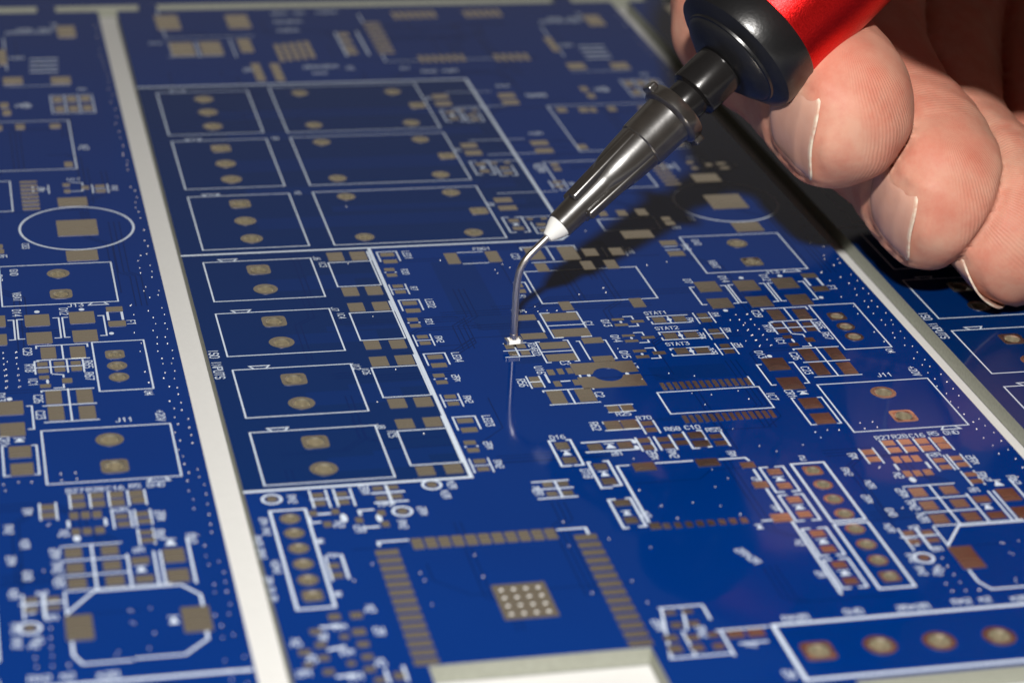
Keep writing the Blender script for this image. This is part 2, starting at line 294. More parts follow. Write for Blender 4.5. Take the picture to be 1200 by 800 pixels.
 (12.78,-56.75,-1.0,1.0), (6.14,-53.03,1.0,0.79), (6.11,-54.47,0.99,0.84), (8.19,-53.11,0.96,0.79), (8.15,-54.52,0.95,0.84), (11.42,-52.55,0.95,0.74), (12.77,-52.52,0.9,0.74), 
 (11.44,-54.26,0.98,0.79), (12.79,-54.14,0.95,0.79), (5.28,-56.08,0.65,0.88), (7.17,-56.05,0.65,0.89), (6.19,-58.07,0.69,0.93), (8.91,-57.76,0.65,0.93), (10.98,-56.79,0.66,0.95), 
 (10.99,-58.7,0.65,0.93), (5.64,-64.81,0.86,0.87), (5.7,-66.3,0.9,0.91), (13.01,-62.29,0.95,1.75), (14.15,-62.29,0.95,1.75), (15.28,-62.29,0.95,1.75), (16.41,-62.29,0.95,1.75), 
 (17.55,-62.29,0.95,1.75), (18.68,-62.29,0.95,1.75), (19.81,-62.29,0.95,1.75), (20.95,-62.29,0.95,1.75), (22.08,-62.29,0.95,1.75), (23.22,-62.29,0.95,1.75), 
 (24.35,-62.29,0.95,1.75), (10.26,-63.36,1.95,0.92), (10.26,-64.62,1.95,0.92), (10.26,-65.88,1.95,0.92), (10.26,-67.14,1.95,0.92), (10.26,-68.39,1.95,0.92), 
 (10.26,-69.65,1.95,0.92), (10.26,-70.91,1.95,0.92), (10.26,-72.17,1.95,0.92), (10.26,-73.43,1.95,0.92), (10.26,-74.69,1.95,0.92), (10.26,-75.95,1.95,0.92), 
 (10.26,-77.2,1.95,0.92), (10.26,-78.46,1.95,0.92), (10.26,-79.72,1.95,0.92), (27.14,-63.24,1.95,0.92), (27.14,-64.5,1.95,0.92), (27.14,-65.76,1.95,0.92), (27.14,-67.03,1.95,0.92), 
 (27.14,-68.29,1.95,0.92), (27.14,-69.55,1.95,0.92), (27.14,-70.81,1.95,0.92), (27.14,-72.07,1.95,0.92), (27.14,-73.34,1.95,0.92), (27.14,-74.6,1.95,0.92), 
 (27.14,-75.86,1.95,0.92), (27.14,-77.12,1.95,0.92), (27.14,-78.39,1.95,0.92), (27.14,-79.65,1.95,0.92), (19.72,-72.28,4.42,5.26), (4.41,-72.44,0.96,0.94), (6.15,-72.46,0.96,0.95), 
 (2.64,-74.33,0.89,0.78), (2.74,-76.26,0.89,0.82), (4.71,-75.38,0.7,0.73), (5.94,-74.86,1.05,0.96), (5.96,-76.63,0.94,0.84), (1.38,-77.08,0.98,0.81), (1.43,-78.83,0.82,0.7), 
 (2.7,-78.05,0.83,0.8), (2.76,-80.0,0.87,0.79), (5.96,-78.41,0.88,0.82), (5.86,-80.1,0.88,0.81), (4.62,-79.11,0.68,0.71), (6.35,-81.69,0.87,0.8), (7.88,-81.32,0.88,1.05), 
 (30.72,-75.79,0.88,0.64), (32.13,-75.8,0.89,0.64), (30.66,-77.62,0.91,0.88), (32.1,-77.59,0.88,0.82), (29.7,-79.35,1.13,0.93), (29.58,-80.87,1.12,1.1), (31.42,-79.55,1.01,0.87), 
 (31.35,-80.99,1.04,0.92), (33.11,-79.41,0.87,0.81), (33.04,-81.03,0.9,0.86), (34.9,-79.58,1.37,1.12), (36.56,-79.62,1.37,1.13), (6.4,80.66,3.17,6.36), (15.95,80.39,3.07,6.01), 
 (7.21,68.95,3.08,5.59), (11.01,69.03,2.81,5.61), (15.63,69.87,1.7,5.67), (15.87,58.79,1.16,7.03), (18.33,58.59,1.16,7.04), (19.7,66.4,0.68,7.2), (20.73,66.68,0.68,7.21), 
 (21.77,66.96,0.68,7.23), (22.81,67.25,0.68,7.25), (23.85,67.53,0.69,7.27), (29.43,73.52,1.4,1.7), (29.37,70.72,1.39,1.67), (29.31,67.95,1.38,1.65), (29.36,65.85,1.38,1.63), 
 (38.02,81.67,0.61,3.39), (38.93,81.71,0.61,3.39), (39.85,81.75,0.61,3.39), (40.77,81.79,0.61,3.4), (41.69,81.83,0.61,3.4), (42.61,81.87,0.61,3.41), (43.53,81.91,0.61,3.41), 
 (48.24,81.7,0.61,3.42), (49.17,81.74,0.62,3.42), (50.1,81.78,0.62,3.43), (51.03,81.82,0.62,3.43), (51.97,81.85,0.62,3.43), (52.9,81.89,0.62,3.44), (38.0,62.41,0.58,2.86), 
 (38.92,62.43,0.58,2.87), (39.85,62.45,0.58,2.87), (40.78,62.47,0.58,2.87), (41.71,62.49,0.58,2.87), (42.64,62.5,0.58,2.88), (43.57,62.52,0.58,2.88), (48.25,62.26,0.64,2.89), 
 (49.25,62.27,0.64,2.89), (50.25,62.29,0.64,2.9), (51.25,62.3,0.65,2.9), (52.25,62.32,0.65,2.9), (34.09,78.29,2.33,0.88), (34.07,76.64,2.32,0.87), (34.04,75.01,2.31,0.86), 
 (34.02,73.39,2.3,0.85), (33.99,71.79,2.29,0.85), (33.97,70.2,2.28,0.84), (33.94,68.62,2.27,0.83), (33.92,67.06,2.26,0.82), (33.9,65.51,2.25,0.82), (65.77,77.53,2.38,4.86), 
 (58.05,57.9,2.41,2.64), (63.95,57.59,2.43,2.66), (63.15,50.35,1.08,2.06), (64.83,50.37,1.09,2.07), (66.52,50.47,1.09,2.07), (63.22,46.89,1.07,2.02), (64.88,46.91,1.07,2.02), 
 (66.55,46.99,1.08,2.03), (56.68,48.78,1.02,1.87), (56.89,46.06,1.01,1.84), (57.07,67.32,1.07,6.11), (62.33,40.88,1.25,1.49), (63.16,27.91,0.96,1.65), ]
HOLES = [
 ('o',7.79,48.93,2.4), ('o',7.77,44.11,2.4), ('o',7.79,39.06,2.4), ('s',7.85,31.47,2.4), ('o',7.81,26.39,2.4), ('o',7.87,21.4,2.4), ('s',7.9,13.86,2.4), ('o',7.85,8.84,2.4), 
 ('o',7.89,3.81,2.4), ('o',19.99,50.25,2.1), ('o',31.77,49.76,2.1), ('s',33.95,44.45,2.1), ('o',31.95,38.18,2.1), ('o',19.97,38.41,2.1), ('o',19.97,32.44,2.1), 
 ('o',31.91,32.29,2.1), ('s',33.97,26.48,2.1), ('o',19.92,20.54,2.1), ('o',31.99,20.5,2.1), ('o',19.97,14.81,2.1), ('o',32.02,14.83,2.1), ('s',33.99,9.03,2.1), 
 ('o',20.01,2.96,2.1), ('o',32.04,2.93,2.1), ('s',7.52,-4.53,2.5), ('o',7.57,-9.55,2.5), ('s',7.35,-17.44,2.5), ('o',7.4,-22.34,2.5), ('s',7.4,-30.54,2.5), ('o',7.37,-35.57,2.5), 
 ('s',7.44,-43.34,2.5), ('o',7.4,-48.39,2.5), ('o',60.26,-3.25,2.3), ('s',60.26,-8.37,2.3), ('s',64.46,-23.09,1.9), ('o',64.48,-25.6,1.9), ('o',64.47,-28.04,1.9), 
 ('o',62.67,-40.48,2.5), ('s',62.73,-45.47,2.5), ('s',50.37,-54.63,1.75), ('o',50.37,-57.27,1.75), ('o',50.37,-59.9,1.75), ('o',50.37,-62.53,1.75), ('o',50.37,-65.17,1.75), 
 ('o',50.37,-67.8,1.75), ('o',50.37,-70.43,1.75), ('s',50.37,-73.06,1.75), ('o',3.23,-56.7,1.75), ('o',3.23,-59.15,1.75), ('o',3.23,-61.64,1.75), ('o',3.23,-64.17,1.75), 
 ('o',3.23,-66.67,1.75), ('s',3.23,-69.09,1.75), ('s',40.57,-82.86,2.7), ('o',45.7,-82.78,2.7), ('o',50.6,-82.94,2.7), ('o',55.65,-82.98,2.7), ]
LINES = [
 (0.37,[(0.1,54.0),(42.2,54.0),(42.2,1.2),(41.2,0.0),(0.1,0.0)]), (0.37,[(19.88,0.0),(19.88,-51.6),(0.1,-51.6)]), 
 (0.16,[(2.27,51.81),(13.54,51.81),(13.54,36.44),(2.27,36.44),(2.27,51.81)]), (0.16,[(4.32,51.81),(3.92,52.43),(5.82,52.43),(5.42,51.81)]), 
 (0.16,[(2.39,34.3),(13.59,34.3),(13.59,18.82),(2.39,18.82),(2.39,34.3)]), (0.16,[(4.44,34.3),(4.04,34.92),(5.94,34.92),(5.54,34.3)]), 
 (0.16,[(2.4,16.48),(13.72,16.48),(13.72,1.27),(2.4,1.27),(2.4,16.48)]), (0.16,[(4.45,16.48),(4.05,17.1),(5.95,17.1),(5.55,16.48)]), 
 (0.16,[(16.43,52.85),(35.18,52.85),(35.18,36.13),(16.43,36.13),(16.43,52.85)]), (0.16,[(16.48,34.46),(35.19,34.46),(35.19,18.68),(16.48,18.68),(16.48,34.46)]), 
 (0.16,[(16.42,16.55),(35.33,16.55),(35.33,1.12),(16.42,1.12),(16.42,16.55)]), (0.16,[(2.05,-2.05),(13.32,-2.05),(13.32,-12.04),(2.05,-12.04),(2.05,-2.05)]), 
 (0.16,[(4.1,-2.05),(3.7,-1.43),(5.6,-1.43),(5.2,-2.05)]), (0.16,[(1.84,-14.99),(13.22,-14.99),(13.22,-24.86),(1.84,-24.86),(1.84,-14.99)]), 
 (0.16,[(3.89,-14.99),(3.49,-14.37),(5.39,-14.37),(4.99,-14.99)]), (0.16,[(1.95,-27.86),(13.22,-27.86),(13.22,-37.87),(1.95,-37.87),(1.95,-27.86)]), 
 (0.16,[(4.0,-27.86),(3.6,-27.24),(5.5,-27.24),(5.1,-27.86)]), (0.16,[(1.9,-40.78),(13.29,-40.78),(13.29,-50.69),(1.9,-50.69),(1.9,-40.78)]), 
 (0.16,[(3.95,-40.78),(3.55,-40.16),(5.45,-40.16),(5.05,-40.78)]), (0.16,[(14.98,-3.51),(19.5,-3.51),(19.5,-9.79),(14.98,-9.79),(14.98,-3.51)]), 
 (0.16,[(15.07,-16.36),(19.53,-16.36),(19.53,-22.84),(15.07,-22.84),(15.07,-16.36)]), (0.16,[(15.04,-29.0),(19.6,-29.0),(19.6,-35.38),(15.04,-35.38),(15.04,-29.0)]), 
 (0.16,[(15.04,-42.19),(19.64,-42.19),(19.64,-48.79),(15.04,-48.79),(15.04,-42.19)]), (0.22,[(19.55,-1.02),(19.55,-3.34)]), (0.22,[(19.57,-13.95),(19.57,-16.23)]), 
 (0.22,[(19.64,-26.62),(19.64,-28.82)]), (0.22,[(19.66,-39.81),(19.66,-41.96)]), (0.16,[(20.53,-3.81),(20.53,-1.26),(22.63,-1.26),(22.63,-3.81)]), 
 (0.14,[(20.27,-9.86),(20.27,-12.41)]), (0.14,[(21.97,-9.86),(21.97,-12.41)]), (0.12,[(20.27,-11.14),(21.97,-11.14)]), 
 (0.16,[(20.52,-16.41),(20.52,-13.86),(22.62,-13.86),(22.62,-16.41)]), (0.14,[(20.39,-22.25),(20.39,-24.8)]), (0.14,[(22.09,-22.25),(22.09,-24.8)]), 
 (0.12,[(20.39,-23.53),(22.09,-23.53)]), (0.16,[(20.58,-29.14),(20.58,-26.59),(22.68,-26.59),(22.68,-29.14)]), (0.14,[(20.4,-35.49),(20.4,-38.04)]), 
 (0.14,[(22.1,-35.49),(22.1,-38.04)]), (0.12,[(20.4,-36.77),(22.1,-36.77)]), (0.16,[(20.6,-42.71),(20.6,-40.16),(22.7,-40.16),(22.7,-42.71)]), 
 (0.14,[(20.37,-48.33),(20.37,-50.88)]), (0.14,[(22.07,-48.33),(22.07,-50.88)]), (0.12,[(20.37,-49.61),(22.07,-49.61)]), (0.16,[(29.12,-2.37),(31.81,-2.37)]), 
 (0.16,[(29.11,-5.39),(31.84,-5.39)]), (0.13,[(38.51,48.95),(44.4,48.95)]), (0.16,[(37.14,42.51),(36.44,42.51),(36.44,38.21),(37.04,38.21)]), 
 (0.16,[(37.94,42.51),(38.64,42.51),(38.64,38.21),(38.04,38.21)]), (0.14,[(39.05,41.14),(39.05,37.94),(39.85,37.94)]), (0.14,[(41.05,41.14),(41.05,37.94),(40.45,37.94)]), 
 (0.12,[(39.15,39.49),(40.95,39.49)]), (0.13,[(38.05,42.74),(42.65,42.74)]), (0.13,[(37.7,31.38),(44.54,31.38)]), (0.16,[(36.95,24.39),(36.25,24.39),(36.25,20.09),(36.85,20.09)]), 
 (0.16,[(37.75,24.39),(38.45,24.39),(38.45,20.09),(37.85,20.09)]), (0.14,[(38.93,22.67),(38.93,19.47),(39.73,19.47)]), (0.14,[(40.93,22.67),(40.93,19.47),(40.33,19.47)]), 
 (0.12,[(39.03,21.02),(40.83,21.02)]), (0.13,[(37.93,24.27),(42.53,24.27)]), (0.13,[(37.28,14.06),(44.4,14.06)]), (0.16,[(36.82,6.84),(36.12,6.84),(36.12,2.54),(36.72,2.54)]), 
 (0.16,[(37.62,6.84),(38.32,6.84),(38.32,2.54),(37.72,2.54)]), (0.14,[(39.02,5.16),(39.02,1.96),(39.82,1.96)]), (0.14,[(41.02,5.16),(41.02,1.96),(40.42,1.96)]), 
 (0.12,[(39.12,3.51),(40.92,3.51)]), (0.13,[(38.02,6.76),(42.62,6.76)]), (0.13,[(38.57,43.33),(44.87,43.33)]), (0.13,[(38.96,26.44),(44.93,26.44)]), 
 (0.14,[(44.09,17.32),(44.09,14.87)]), (0.14,[(45.79,17.32),(45.79,14.87)]), (0.12,[(44.09,16.09),(45.79,16.09)]), 
 (0.16,[(50.3,42.8),(64.0,42.8),(64.0,26.5),(50.3,26.5),(50.3,42.8)]), (0.16,[(44.89,23.31),(56.39,23.31),(56.39,14.31),(44.89,14.31),(44.89,23.31)]), 
 (0.14,[(58.82,21.7),(58.82,19.15)]), (0.14,[(60.52,21.7),(60.52,19.15)]), (0.12,[(58.82,20.42),(60.52,20.42)]), (0.14,[(65.32,21.31),(65.32,18.76)]), 
 (0.14,[(67.02,21.31),(67.02,18.76)]), (0.12,[(65.32,20.03),(67.02,20.03)]), (0.16,[(63.02,22.33),(64.3,22.0),(64.3,21.21)]), (0.16,[(62.74,19.54),(64.2,19.54),(64.2,20.03)]), 
 (0.24,[(68.89,8.84),(68.86,9.42),(68.77,10.01),(68.63,10.58),(68.43,11.13),(68.18,11.66),(67.88,12.17),(67.52,12.64),(67.13,13.08),(66.69,13.47),(66.22,13.82),(65.71,14.13),(65.18,14.38),(64.63,14.58),(64.06,14.72),(63.47,14.81),(62.89,14.84),(62.3,14.81),(61.72,14.72),(61.14,14.58),(60.59,14.38),(60.06,14.13),(59.55,13.82),(59.08,13.47),(58.64,13.08),(58.25,12.64),(57.9,12.17),(57.59,11.66),(57.34,11.13),(57.14,10.58),(57.0,10.01),(56.92,9.42),(56.89,8.84),(56.92,8.25),(57.0,7.66),(57.14,7.09),(57.34,6.54),(57.59,6.01),(57.9,5.5),(58.25,5.03),(58.64,4.59),(59.08,4.2),(59.55,3.85),(60.06,3.54),(60.59,3.29),(61.14,3.09),(61.72,2.95),(62.3,2.86),(62.89,2.84),(63.47,2.86),(64.06,2.95),(64.63,3.09),(65.18,3.29),(65.71,3.54),(66.22,3.85),(66.69,4.2),(67.13,4.59),(67.52,5.03),(67.88,5.5),(68.18,6.01),(68.43,6.54),(68.63,7.09),(68.77,7.66),(68.86,8.25),(68.89,8.84)]), 
 (0.16,[(54.41,-0.78),(65.74,-0.78),(65.74,-10.78),(54.41,-10.78),(54.41,-0.78)]), (0.16,[(63.19,-10.78),(62.79,-11.4),(64.69,-11.4),(64.29,-10.78)]), 
 (0.16,[(51.9,-14.14),(51.42,-14.14),(51.42,-18.62),(51.9,-18.62)]), (0.16,[(54.85,-14.1),(55.36,-14.1),(55.36,-18.65),(54.84,-18.65)]), 
 (0.16,[(56.22,-14.03),(55.67,-14.03),(55.67,-18.56),(56.22,-18.56)]), (0.16,[(59.18,-14.04),(59.69,-14.04),(59.69,-18.7),(59.13,-18.7)]), 
 (0.16,[(60.55,-14.03),(60.04,-14.03),(60.04,-18.66),(60.5,-18.66)]), (0.16,[(63.53,-14.03),(64.04,-14.03),(64.04,-18.67),(63.48,-18.67)]), (0.24,[(64.47,-13.37),(64.47,-15.12)]), 
 (0.24,[(65.86,-13.45),(65.86,-15.17)]), (0.16,[(57.22,-20.87),(57.22,-20.33),(62.04,-20.33),(62.04,-20.98)]), (0.16,[(59.63,-20.45),(59.63,-23.48)]), 
 (0.16,[(57.18,-23.51),(62.03,-23.51)]), (0.16,[(56.91,-23.7),(56.91,-26.42)]), (0.16,[(58.35,-23.71),(58.35,-26.38)]), (0.16,[(59.9,-23.71),(59.9,-26.35)]), 
 (0.16,[(61.39,-23.75),(61.39,-26.43)]), (0.16,[(56.93,-25.1),(61.35,-25.1)]), (0.16,[(56.93,-23.7),(57.29,-23.7)]), (0.16,[(58.44,-26.59),(59.42,-26.85),(59.42,-27.38)]), 
 (0.16,[(58.45,-29.57),(59.33,-29.57),(59.33,-28.88)]), (0.16,[(57.26,-30.26),(57.26,-30.0),(61.98,-30.0)]), (0.16,[(57.27,-33.11),(62.02,-33.11)]), 
 (0.16,[(57.24,-36.4),(62.04,-36.4)]), (0.16,[(59.66,-29.86),(59.66,-36.37)]), (0.16,[(62.49,-20.12),(67.42,-20.12),(67.42,-30.77),(62.49,-30.77),(62.49,-20.12)]), 
 (0.16,[(52.88,-33.03),(52.41,-33.03),(52.41,-37.54),(52.82,-37.54)]), (0.16,[(55.83,-32.94),(56.25,-32.94),(56.25,-37.52),(55.79,-37.52)]), 
 (0.16,[(53.7,-40.47),(53.36,-40.47),(53.36,-46.02),(53.84,-46.02)]), (0.16,[(55.94,-40.63),(56.31,-40.63),(56.31,-46.04),(55.98,-46.04)]), 
 (0.16,[(56.85,-38.02),(68.23,-38.02),(68.23,-47.97),(56.85,-47.97),(56.85,-38.02)]), (0.16,[(65.68,-47.97),(65.28,-48.59),(67.18,-48.59),(66.78,-47.97)]), 
 (0.16,[(58.57,-49.92),(58.57,-52.45)]), (0.16,[(60.23,-50.01),(60.23,-52.49)]), (0.16,[(61.82,-49.97),(61.82,-52.52)]), (0.16,[(63.42,-49.93),(63.42,-52.57)]), 
 (0.16,[(64.85,-49.99),(64.85,-52.53)]), (0.16,[(56.03,-51.26),(56.03,-54.01)]), (0.16,[(57.38,-51.24),(57.38,-54.12)]), (0.24,[(58.22,-54.55),(58.22,-55.48)]), 
 (0.24,[(61.25,-54.54),(61.25,-55.53)]), (0.16,[(61.89,-53.14),(61.89,-56.23)]), (0.16,[(63.38,-53.47),(63.38,-56.17)]), (0.16,[(63.73,-53.39),(63.73,-56.11)]), 
 (0.16,[(65.02,-53.44),(65.02,-55.93)]), (0.16,[(63.73,-56.6),(63.73,-59.25)]), (0.16,[(64.95,-56.64),(64.95,-59.19)]), (0.16,[(57.39,-58.6),(62.2,-58.6)]), 
 (0.16,[(57.34,-60.94),(62.53,-60.94)]), (0.16,[(57.38,-63.31),(62.42,-63.31)]), (0.16,[(57.43,-65.61),(59.77,-65.61),(65.58,-65.61)]), (0.18,[(59.82,-58.58),(59.82,-65.82)]), 
 (0.18,[(62.55,-60.61),(62.55,-65.41)]), (0.18,[(64.69,-60.44),(64.69,-65.51)]), (0.18,[(65.19,-60.44),(65.19,-65.51)]), 
 (0.2,[(67.57,-58.62),(67.57,-60.88),(67.57,-65.22),(67.57,-65.74)]), (0.22,[(57.39,-68.76),(59.54,-65.89),(66.35,-65.89),(67.7,-67.59),(67.7,-69.34)]), 
 (0.22,[(67.58,-73.09),(67.58,-74.02),(65.66,-75.96),(61.98,-75.96)]), (0.22,[(61.67,-76.15),(58.05,-76.15),(57.42,-74.85),(57.42,-73.04)]), (0.16,[(54.06,-65.68),(54.06,-69.27)]), 
 (0.16,[(57.28,-65.7),(57.28,-69.07)]), (0.24,[(55.63,-65.84),(55.63,-69.22)]), (0.16,[(53.79,-67.07),(57.28,-67.07)]), 
 (0.24,[(48.82,-53.18),(51.92,-53.18),(51.92,-63.62),(48.82,-63.62),(48.82,-53.18)]), (0.24,[(48.82,-64.12),(51.92,-64.12),(51.92,-74.76),(48.82,-74.76),(48.82,-64.12)]), 
 (0.2,[(46.47,-53.44),(45.77,-53.44),(45.77,-57.99),(46.47,-57.99)]), (0.2,[(47.27,-53.44),(47.97,-53.44),(47.97,-57.99),(47.27,-57.99)]), 
 (0.2,[(46.47,-58.58),(45.77,-58.58),(45.77,-63.13),(46.47,-63.13)]), (0.2,[(47.27,-58.58),(47.97,-58.58),(47.97,-63.13),(47.27,-63.13)]), 
 (0.2,[(46.47,-64.51),(45.77,-64.51),(45.77,-69.06),(46.47,-69.06)]), (0.2,[(47.27,-64.51),(47.97,-64.51),(47.97,-69.06),(47.27,-69.06)]), 
 (0.2,[(46.47,-69.7),(45.77,-69.7),(45.77,-74.25),(46.47,-74.25)]), (0.2,[(47.27,-69.7),(47.97,-69.7),(47.97,-74.25),(47.27,-74.25)]), (0.16,[(34.24,-51.38),(33.14,-51.38)]), 
 (0.24,[(33.14,-51.43),(33.14,-61.42)]), (0.22,[(36.77,-51.33),(40.13,-51.33)]), (0.22,[(42.68,-51.42),(45.1,-51.42),(45.26,-51.97)]), (0.22,[(45.14,-53.68),(45.14,-55.59)]), 
 (0.22,[(45.11,-57.29),(45.11,-61.44)]), (0.24,[(45.4,-63.15),(45.4,-75.0)]), (0.22,[(42.92,-62.65),(44.16,-62.65)]), (0.16,[(35.22,-39.73),(37.89,-39.73)]), 
 (0.16,[(35.26,-41.07),(37.8,-41.07)]), (0.16,[(36.66,-39.75),(36.66,-41.07)]), (0.16,[(34.15,-43.28),(34.15,-42.92),(37.51,-42.92)]), (0.16,[(33.98,-44.63),(37.32,-44.63)]), 
 (0.16,[(38.87,-43.21),(38.87,-45.68)]), (0.16,[(37.48,-43.02),(37.48,-45.72)]), (0.22,[(28.82,-45.92),(28.27,-45.92),(28.27,-50.76),(29.1,-50.76)]), 
 (0.22,[(29.92,-45.93),(30.26,-45.93),(30.26,-50.74),(29.46,-50.74)]), (0.22,[(31.17,-46.66),(35.8,-46.66)]), (0.22,[(31.13,-48.52),(35.96,-48.52)]), 
 (0.22,[(30.93,-50.37),(30.72,-50.37),(30.72,-55.14),(31.61,-55.14)]), (0.22,[(32.21,-50.34),(32.59,-50.34),(32.59,-54.84),(31.91,-54.84)]), 
 (0.22,[(31.28,-57.25),(30.73,-57.25),(30.73,-62.19),(31.1,-62.19)]), (0.22,[(32.34,-57.21),(32.71,-57.21),(32.71,-62.11),(32.14,-62.11)]), (0.2,[(36.26,-46.4),(36.26,-48.9)]), 
 (0.2,[(37.5,-46.46),(37.5,-48.98)]), (0.2,[(38.02,-46.42),(38.02,-48.95)]), (0.2,[(39.48,-46.3),(39.48,-49.02)]), 
 (0.2,[(40.94,-45.85),(40.94,-48.4),(40.94,-49.07),(41.52,-49.07)]), (0.2,[(42.36,-45.72),(42.7,-45.72),(42.7,-48.97),(42.44,-48.97)]), (0.2,[(44.48,-46.33),(44.48,-48.97)]), 
 (0.2,[(24.95,-53.28),(28.13,-53.28)]), (0.2,[(24.9,-54.63),(28.23,-54.63)]), (0.2,[(24.79,-56.26),(28.21,-56.26)]), (0.2,[(26.94,-53.36),(26.94,-56.23)]), 
 (0.16,[(40.91,-37.68),(51.05,-37.68),(51.05,-42.16),(40.91,-42.16),(40.91,-37.68)]), (0.16,[(50.7,-35.45),(50.7,-37.33)]), (0.16,[(42.39,-20.51),(43.27,-20.51),(43.27,-21.21)]), 
 (0.16,[(42.4,-22.85),(43.37,-22.85),(43.37,-22.32)]), (0.16,[(42.41,-24.38),(43.28,-24.38),(43.28,-25.06)]), (0.16,[(42.4,-26.72),(43.35,-26.72),(43.35,-26.21)]), 
 (0.16,[(42.57,-28.01),(43.43,-28.01),(43.43,-28.72)]), (0.16,[(42.54,-30.35),(43.47,-30.35),(43.47,-29.79)]), (0.16,[(44.82,-21.54),(44.82,-20.82),(49.05,-20.82)]), 
 (0.16,[(44.94,-22.12),(44.94,-22.6),(49.0,-22.6)]), (0.16,[(46.91,-21.06),(46.91,-22.49)]), (0.16,[(44.94,-25.2),(44.94,-24.62),(49.02,-24.62)]), 
 (0.16,[(44.9,-25.9),(44.9,-26.41),(49.05,-26.41)]), (0.16,[(46.99,-24.68),(46.99,-26.45)]), (0.16,[(44.97,-28.8),(44.97,-28.45),(48.98,-28.45)]), 
 (0.16,[(44.82,-29.66),(44.82,-30.06),(49.01,-30.06)]), (0.16,[(47.01,-28.46),(47.01,-30.02)]), (0.14,[(49.78,-20.51),(49.78,-23.02)]), (0.14,[(51.48,-20.51),(51.48,-23.02)]), 
 (0.12,[(49.83,-21.76),(51.43,-21.76)]), (0.14,[(49.81,-24.3),(49.81,-26.86)]), (0.14,[(51.51,-24.3),(51.51,-26.86)]), (0.12,[(49.86,-25.58),(51.46,-25.58)]), 
 (0.14,[(49.79,-27.86),(49.79,-30.45)]), (0.14,[(51.49,-27.86),(51.49,-30.45)]), (0.12,[(49.84,-29.15),(51.44,-29.15)]), 
 (0.16,[(35.09,-18.72),(34.14,-18.72),(34.14,-24.63),(35.08,-24.63)]), (0.16,[(36.98,-18.74),(37.97,-18.74),(37.97,-24.65),(37.0,-24.65)]), (0.16,[(34.16,-21.77),(37.82,-21.77)]), 
 (0.16,[(32.45,-25.35),(32.07,-25.35),(32.07,-30.02),(32.48,-30.02)]), (0.16,[(34.93,-25.23),(35.35,-25.23),(35.35,-29.99),(34.93,-29.99)]), (0.16,[(32.22,-27.61),(35.23,-27.61)]), 
 (0.2,[(33.54,-20.49),(33.54,-23.05)]), (0.16,[(28.85,-25.3),(31.09,-25.3)]), (0.16,[(28.52,-26.95),(31.06,-26.95)]), (0.16,[(28.41,-28.35),(31.25,-28.35)]), 
 (0.16,[(29.78,-25.71),(29.78,-28.27)]), (0.16,[(36.18,-25.63),(36.46,-25.63),(36.46,-29.82),(36.46,-29.84)]), (0.16,[(38.91,-25.67),(39.13,-25.67),(39.13,-29.93),(38.92,-29.93)]), 
 (0.22,[(31.27,-32.51),(31.27,-34.24)]), (0.22,[(34.54,-32.12),(34.54,-34.31)]), (0.22,[(32.47,-34.16),(33.26,-34.16)]), (0.16,[(29.32,-32.73),(29.32,-35.27)]), 
 (0.16,[(30.58,-32.75),(30.58,-35.21)]), (0.16,[(29.33,-33.99),(30.59,-33.99)]), (0.16,[(30.2,-36.21),(30.2,-35.93),(35.08,-35.93),(35.08,-36.19)]), 
 (0.16,[(30.19,-38.9),(35.02,-38.9)]), (0.16,[(32.6,-35.92),(32.6,-38.95)]), (0.16,[(36.13,-2.5),(36.13,-1.8),(42.09,-1.8),(42.09,-3.16)]), (0.16,[(38.98,-1.99),(38.98,-5.52)]), 
 (0.16,[(36.48,-5.93),(41.73,-5.93)]), (0.16,[(42.73,-2.7),(42.73,-5.04)]), (0.16,[(44.98,-2.77),(44.98,-5.29)]), (0.16,[(47.26,-2.78),(47.26,-5.15)]), 
 (0.16,[(35.0,-8.22),(47.28,-8.22),(47.28,-16.41),(35.0,-16.41),(35.0,-8.22)]), (0.16,[(46.65,5.16),(53.11,5.16),(53.11,1.83),(46.65,1.83),(46.65,5.16)]), 
 (0.16,[(51.94,-3.3),(53.32,-3.3)]), (0.16,[(51.8,-4.18),(53.37,-4.18)]), (0.16,[(33.28,-10.88),(34.47,-10.88),(34.47,-13.53)]), 
 (0.24,[(1.73,-55.19),(4.73,-55.19),(4.73,-70.95),(1.73,-70.95),(1.73,-55.19)]), (0.18,[(5.52,-52.13),(5.52,-55.11)]), (0.18,[(6.91,-52.17),(6.91,-55.17)]), 
 (0.18,[(7.59,-52.11),(7.59,-55.11)]), (0.18,[(9.03,-52.16),(9.03,-55.17)]), (0.18,[(5.42,-53.72),(6.88,-53.72)]), (0.18,[(7.5,-53.77),(8.93,-53.77)]), 
 (0.24,[(10.79,-53.32),(13.54,-53.32)]), (0.24,[(10.79,-54.98),(13.55,-54.98)]), (0.24,[(12.2,-52.13),(12.2,-55.3)]), (0.28,[(5.76,-56.26),(6.62,-56.26)]), 
 (0.24,[(4.83,-56.66),(4.83,-57.6),(5.6,-57.6)]), (0.24,[(9.17,-56.83),(9.17,-56.11),(10.36,-56.11)]), (0.28,[(9.2,-59.02),(10.31,-59.02)]), (0.18,[(5.15,-63.23),(5.15,-67.0)]), 
 (0.22,[(6.5,-63.15),(6.5,-66.82)]), (0.24,[(9.83,-62.1),(9.83,-61.54),(12.3,-61.54)]), (0.24,[(25.12,-61.66),(27.51,-61.66),(27.51,-62.66)]), (0.28,[(3.18,-73.76),(4.51,-73.76)]), 
 (0.28,[(3.26,-76.97),(4.48,-76.71)]), (0.28,[(3.34,-80.7),(4.51,-80.7)]), (0.2,[(6.98,-80.39),(6.98,-82.16)]), (0.2,[(8.4,-80.08),(8.4,-82.03)]), 
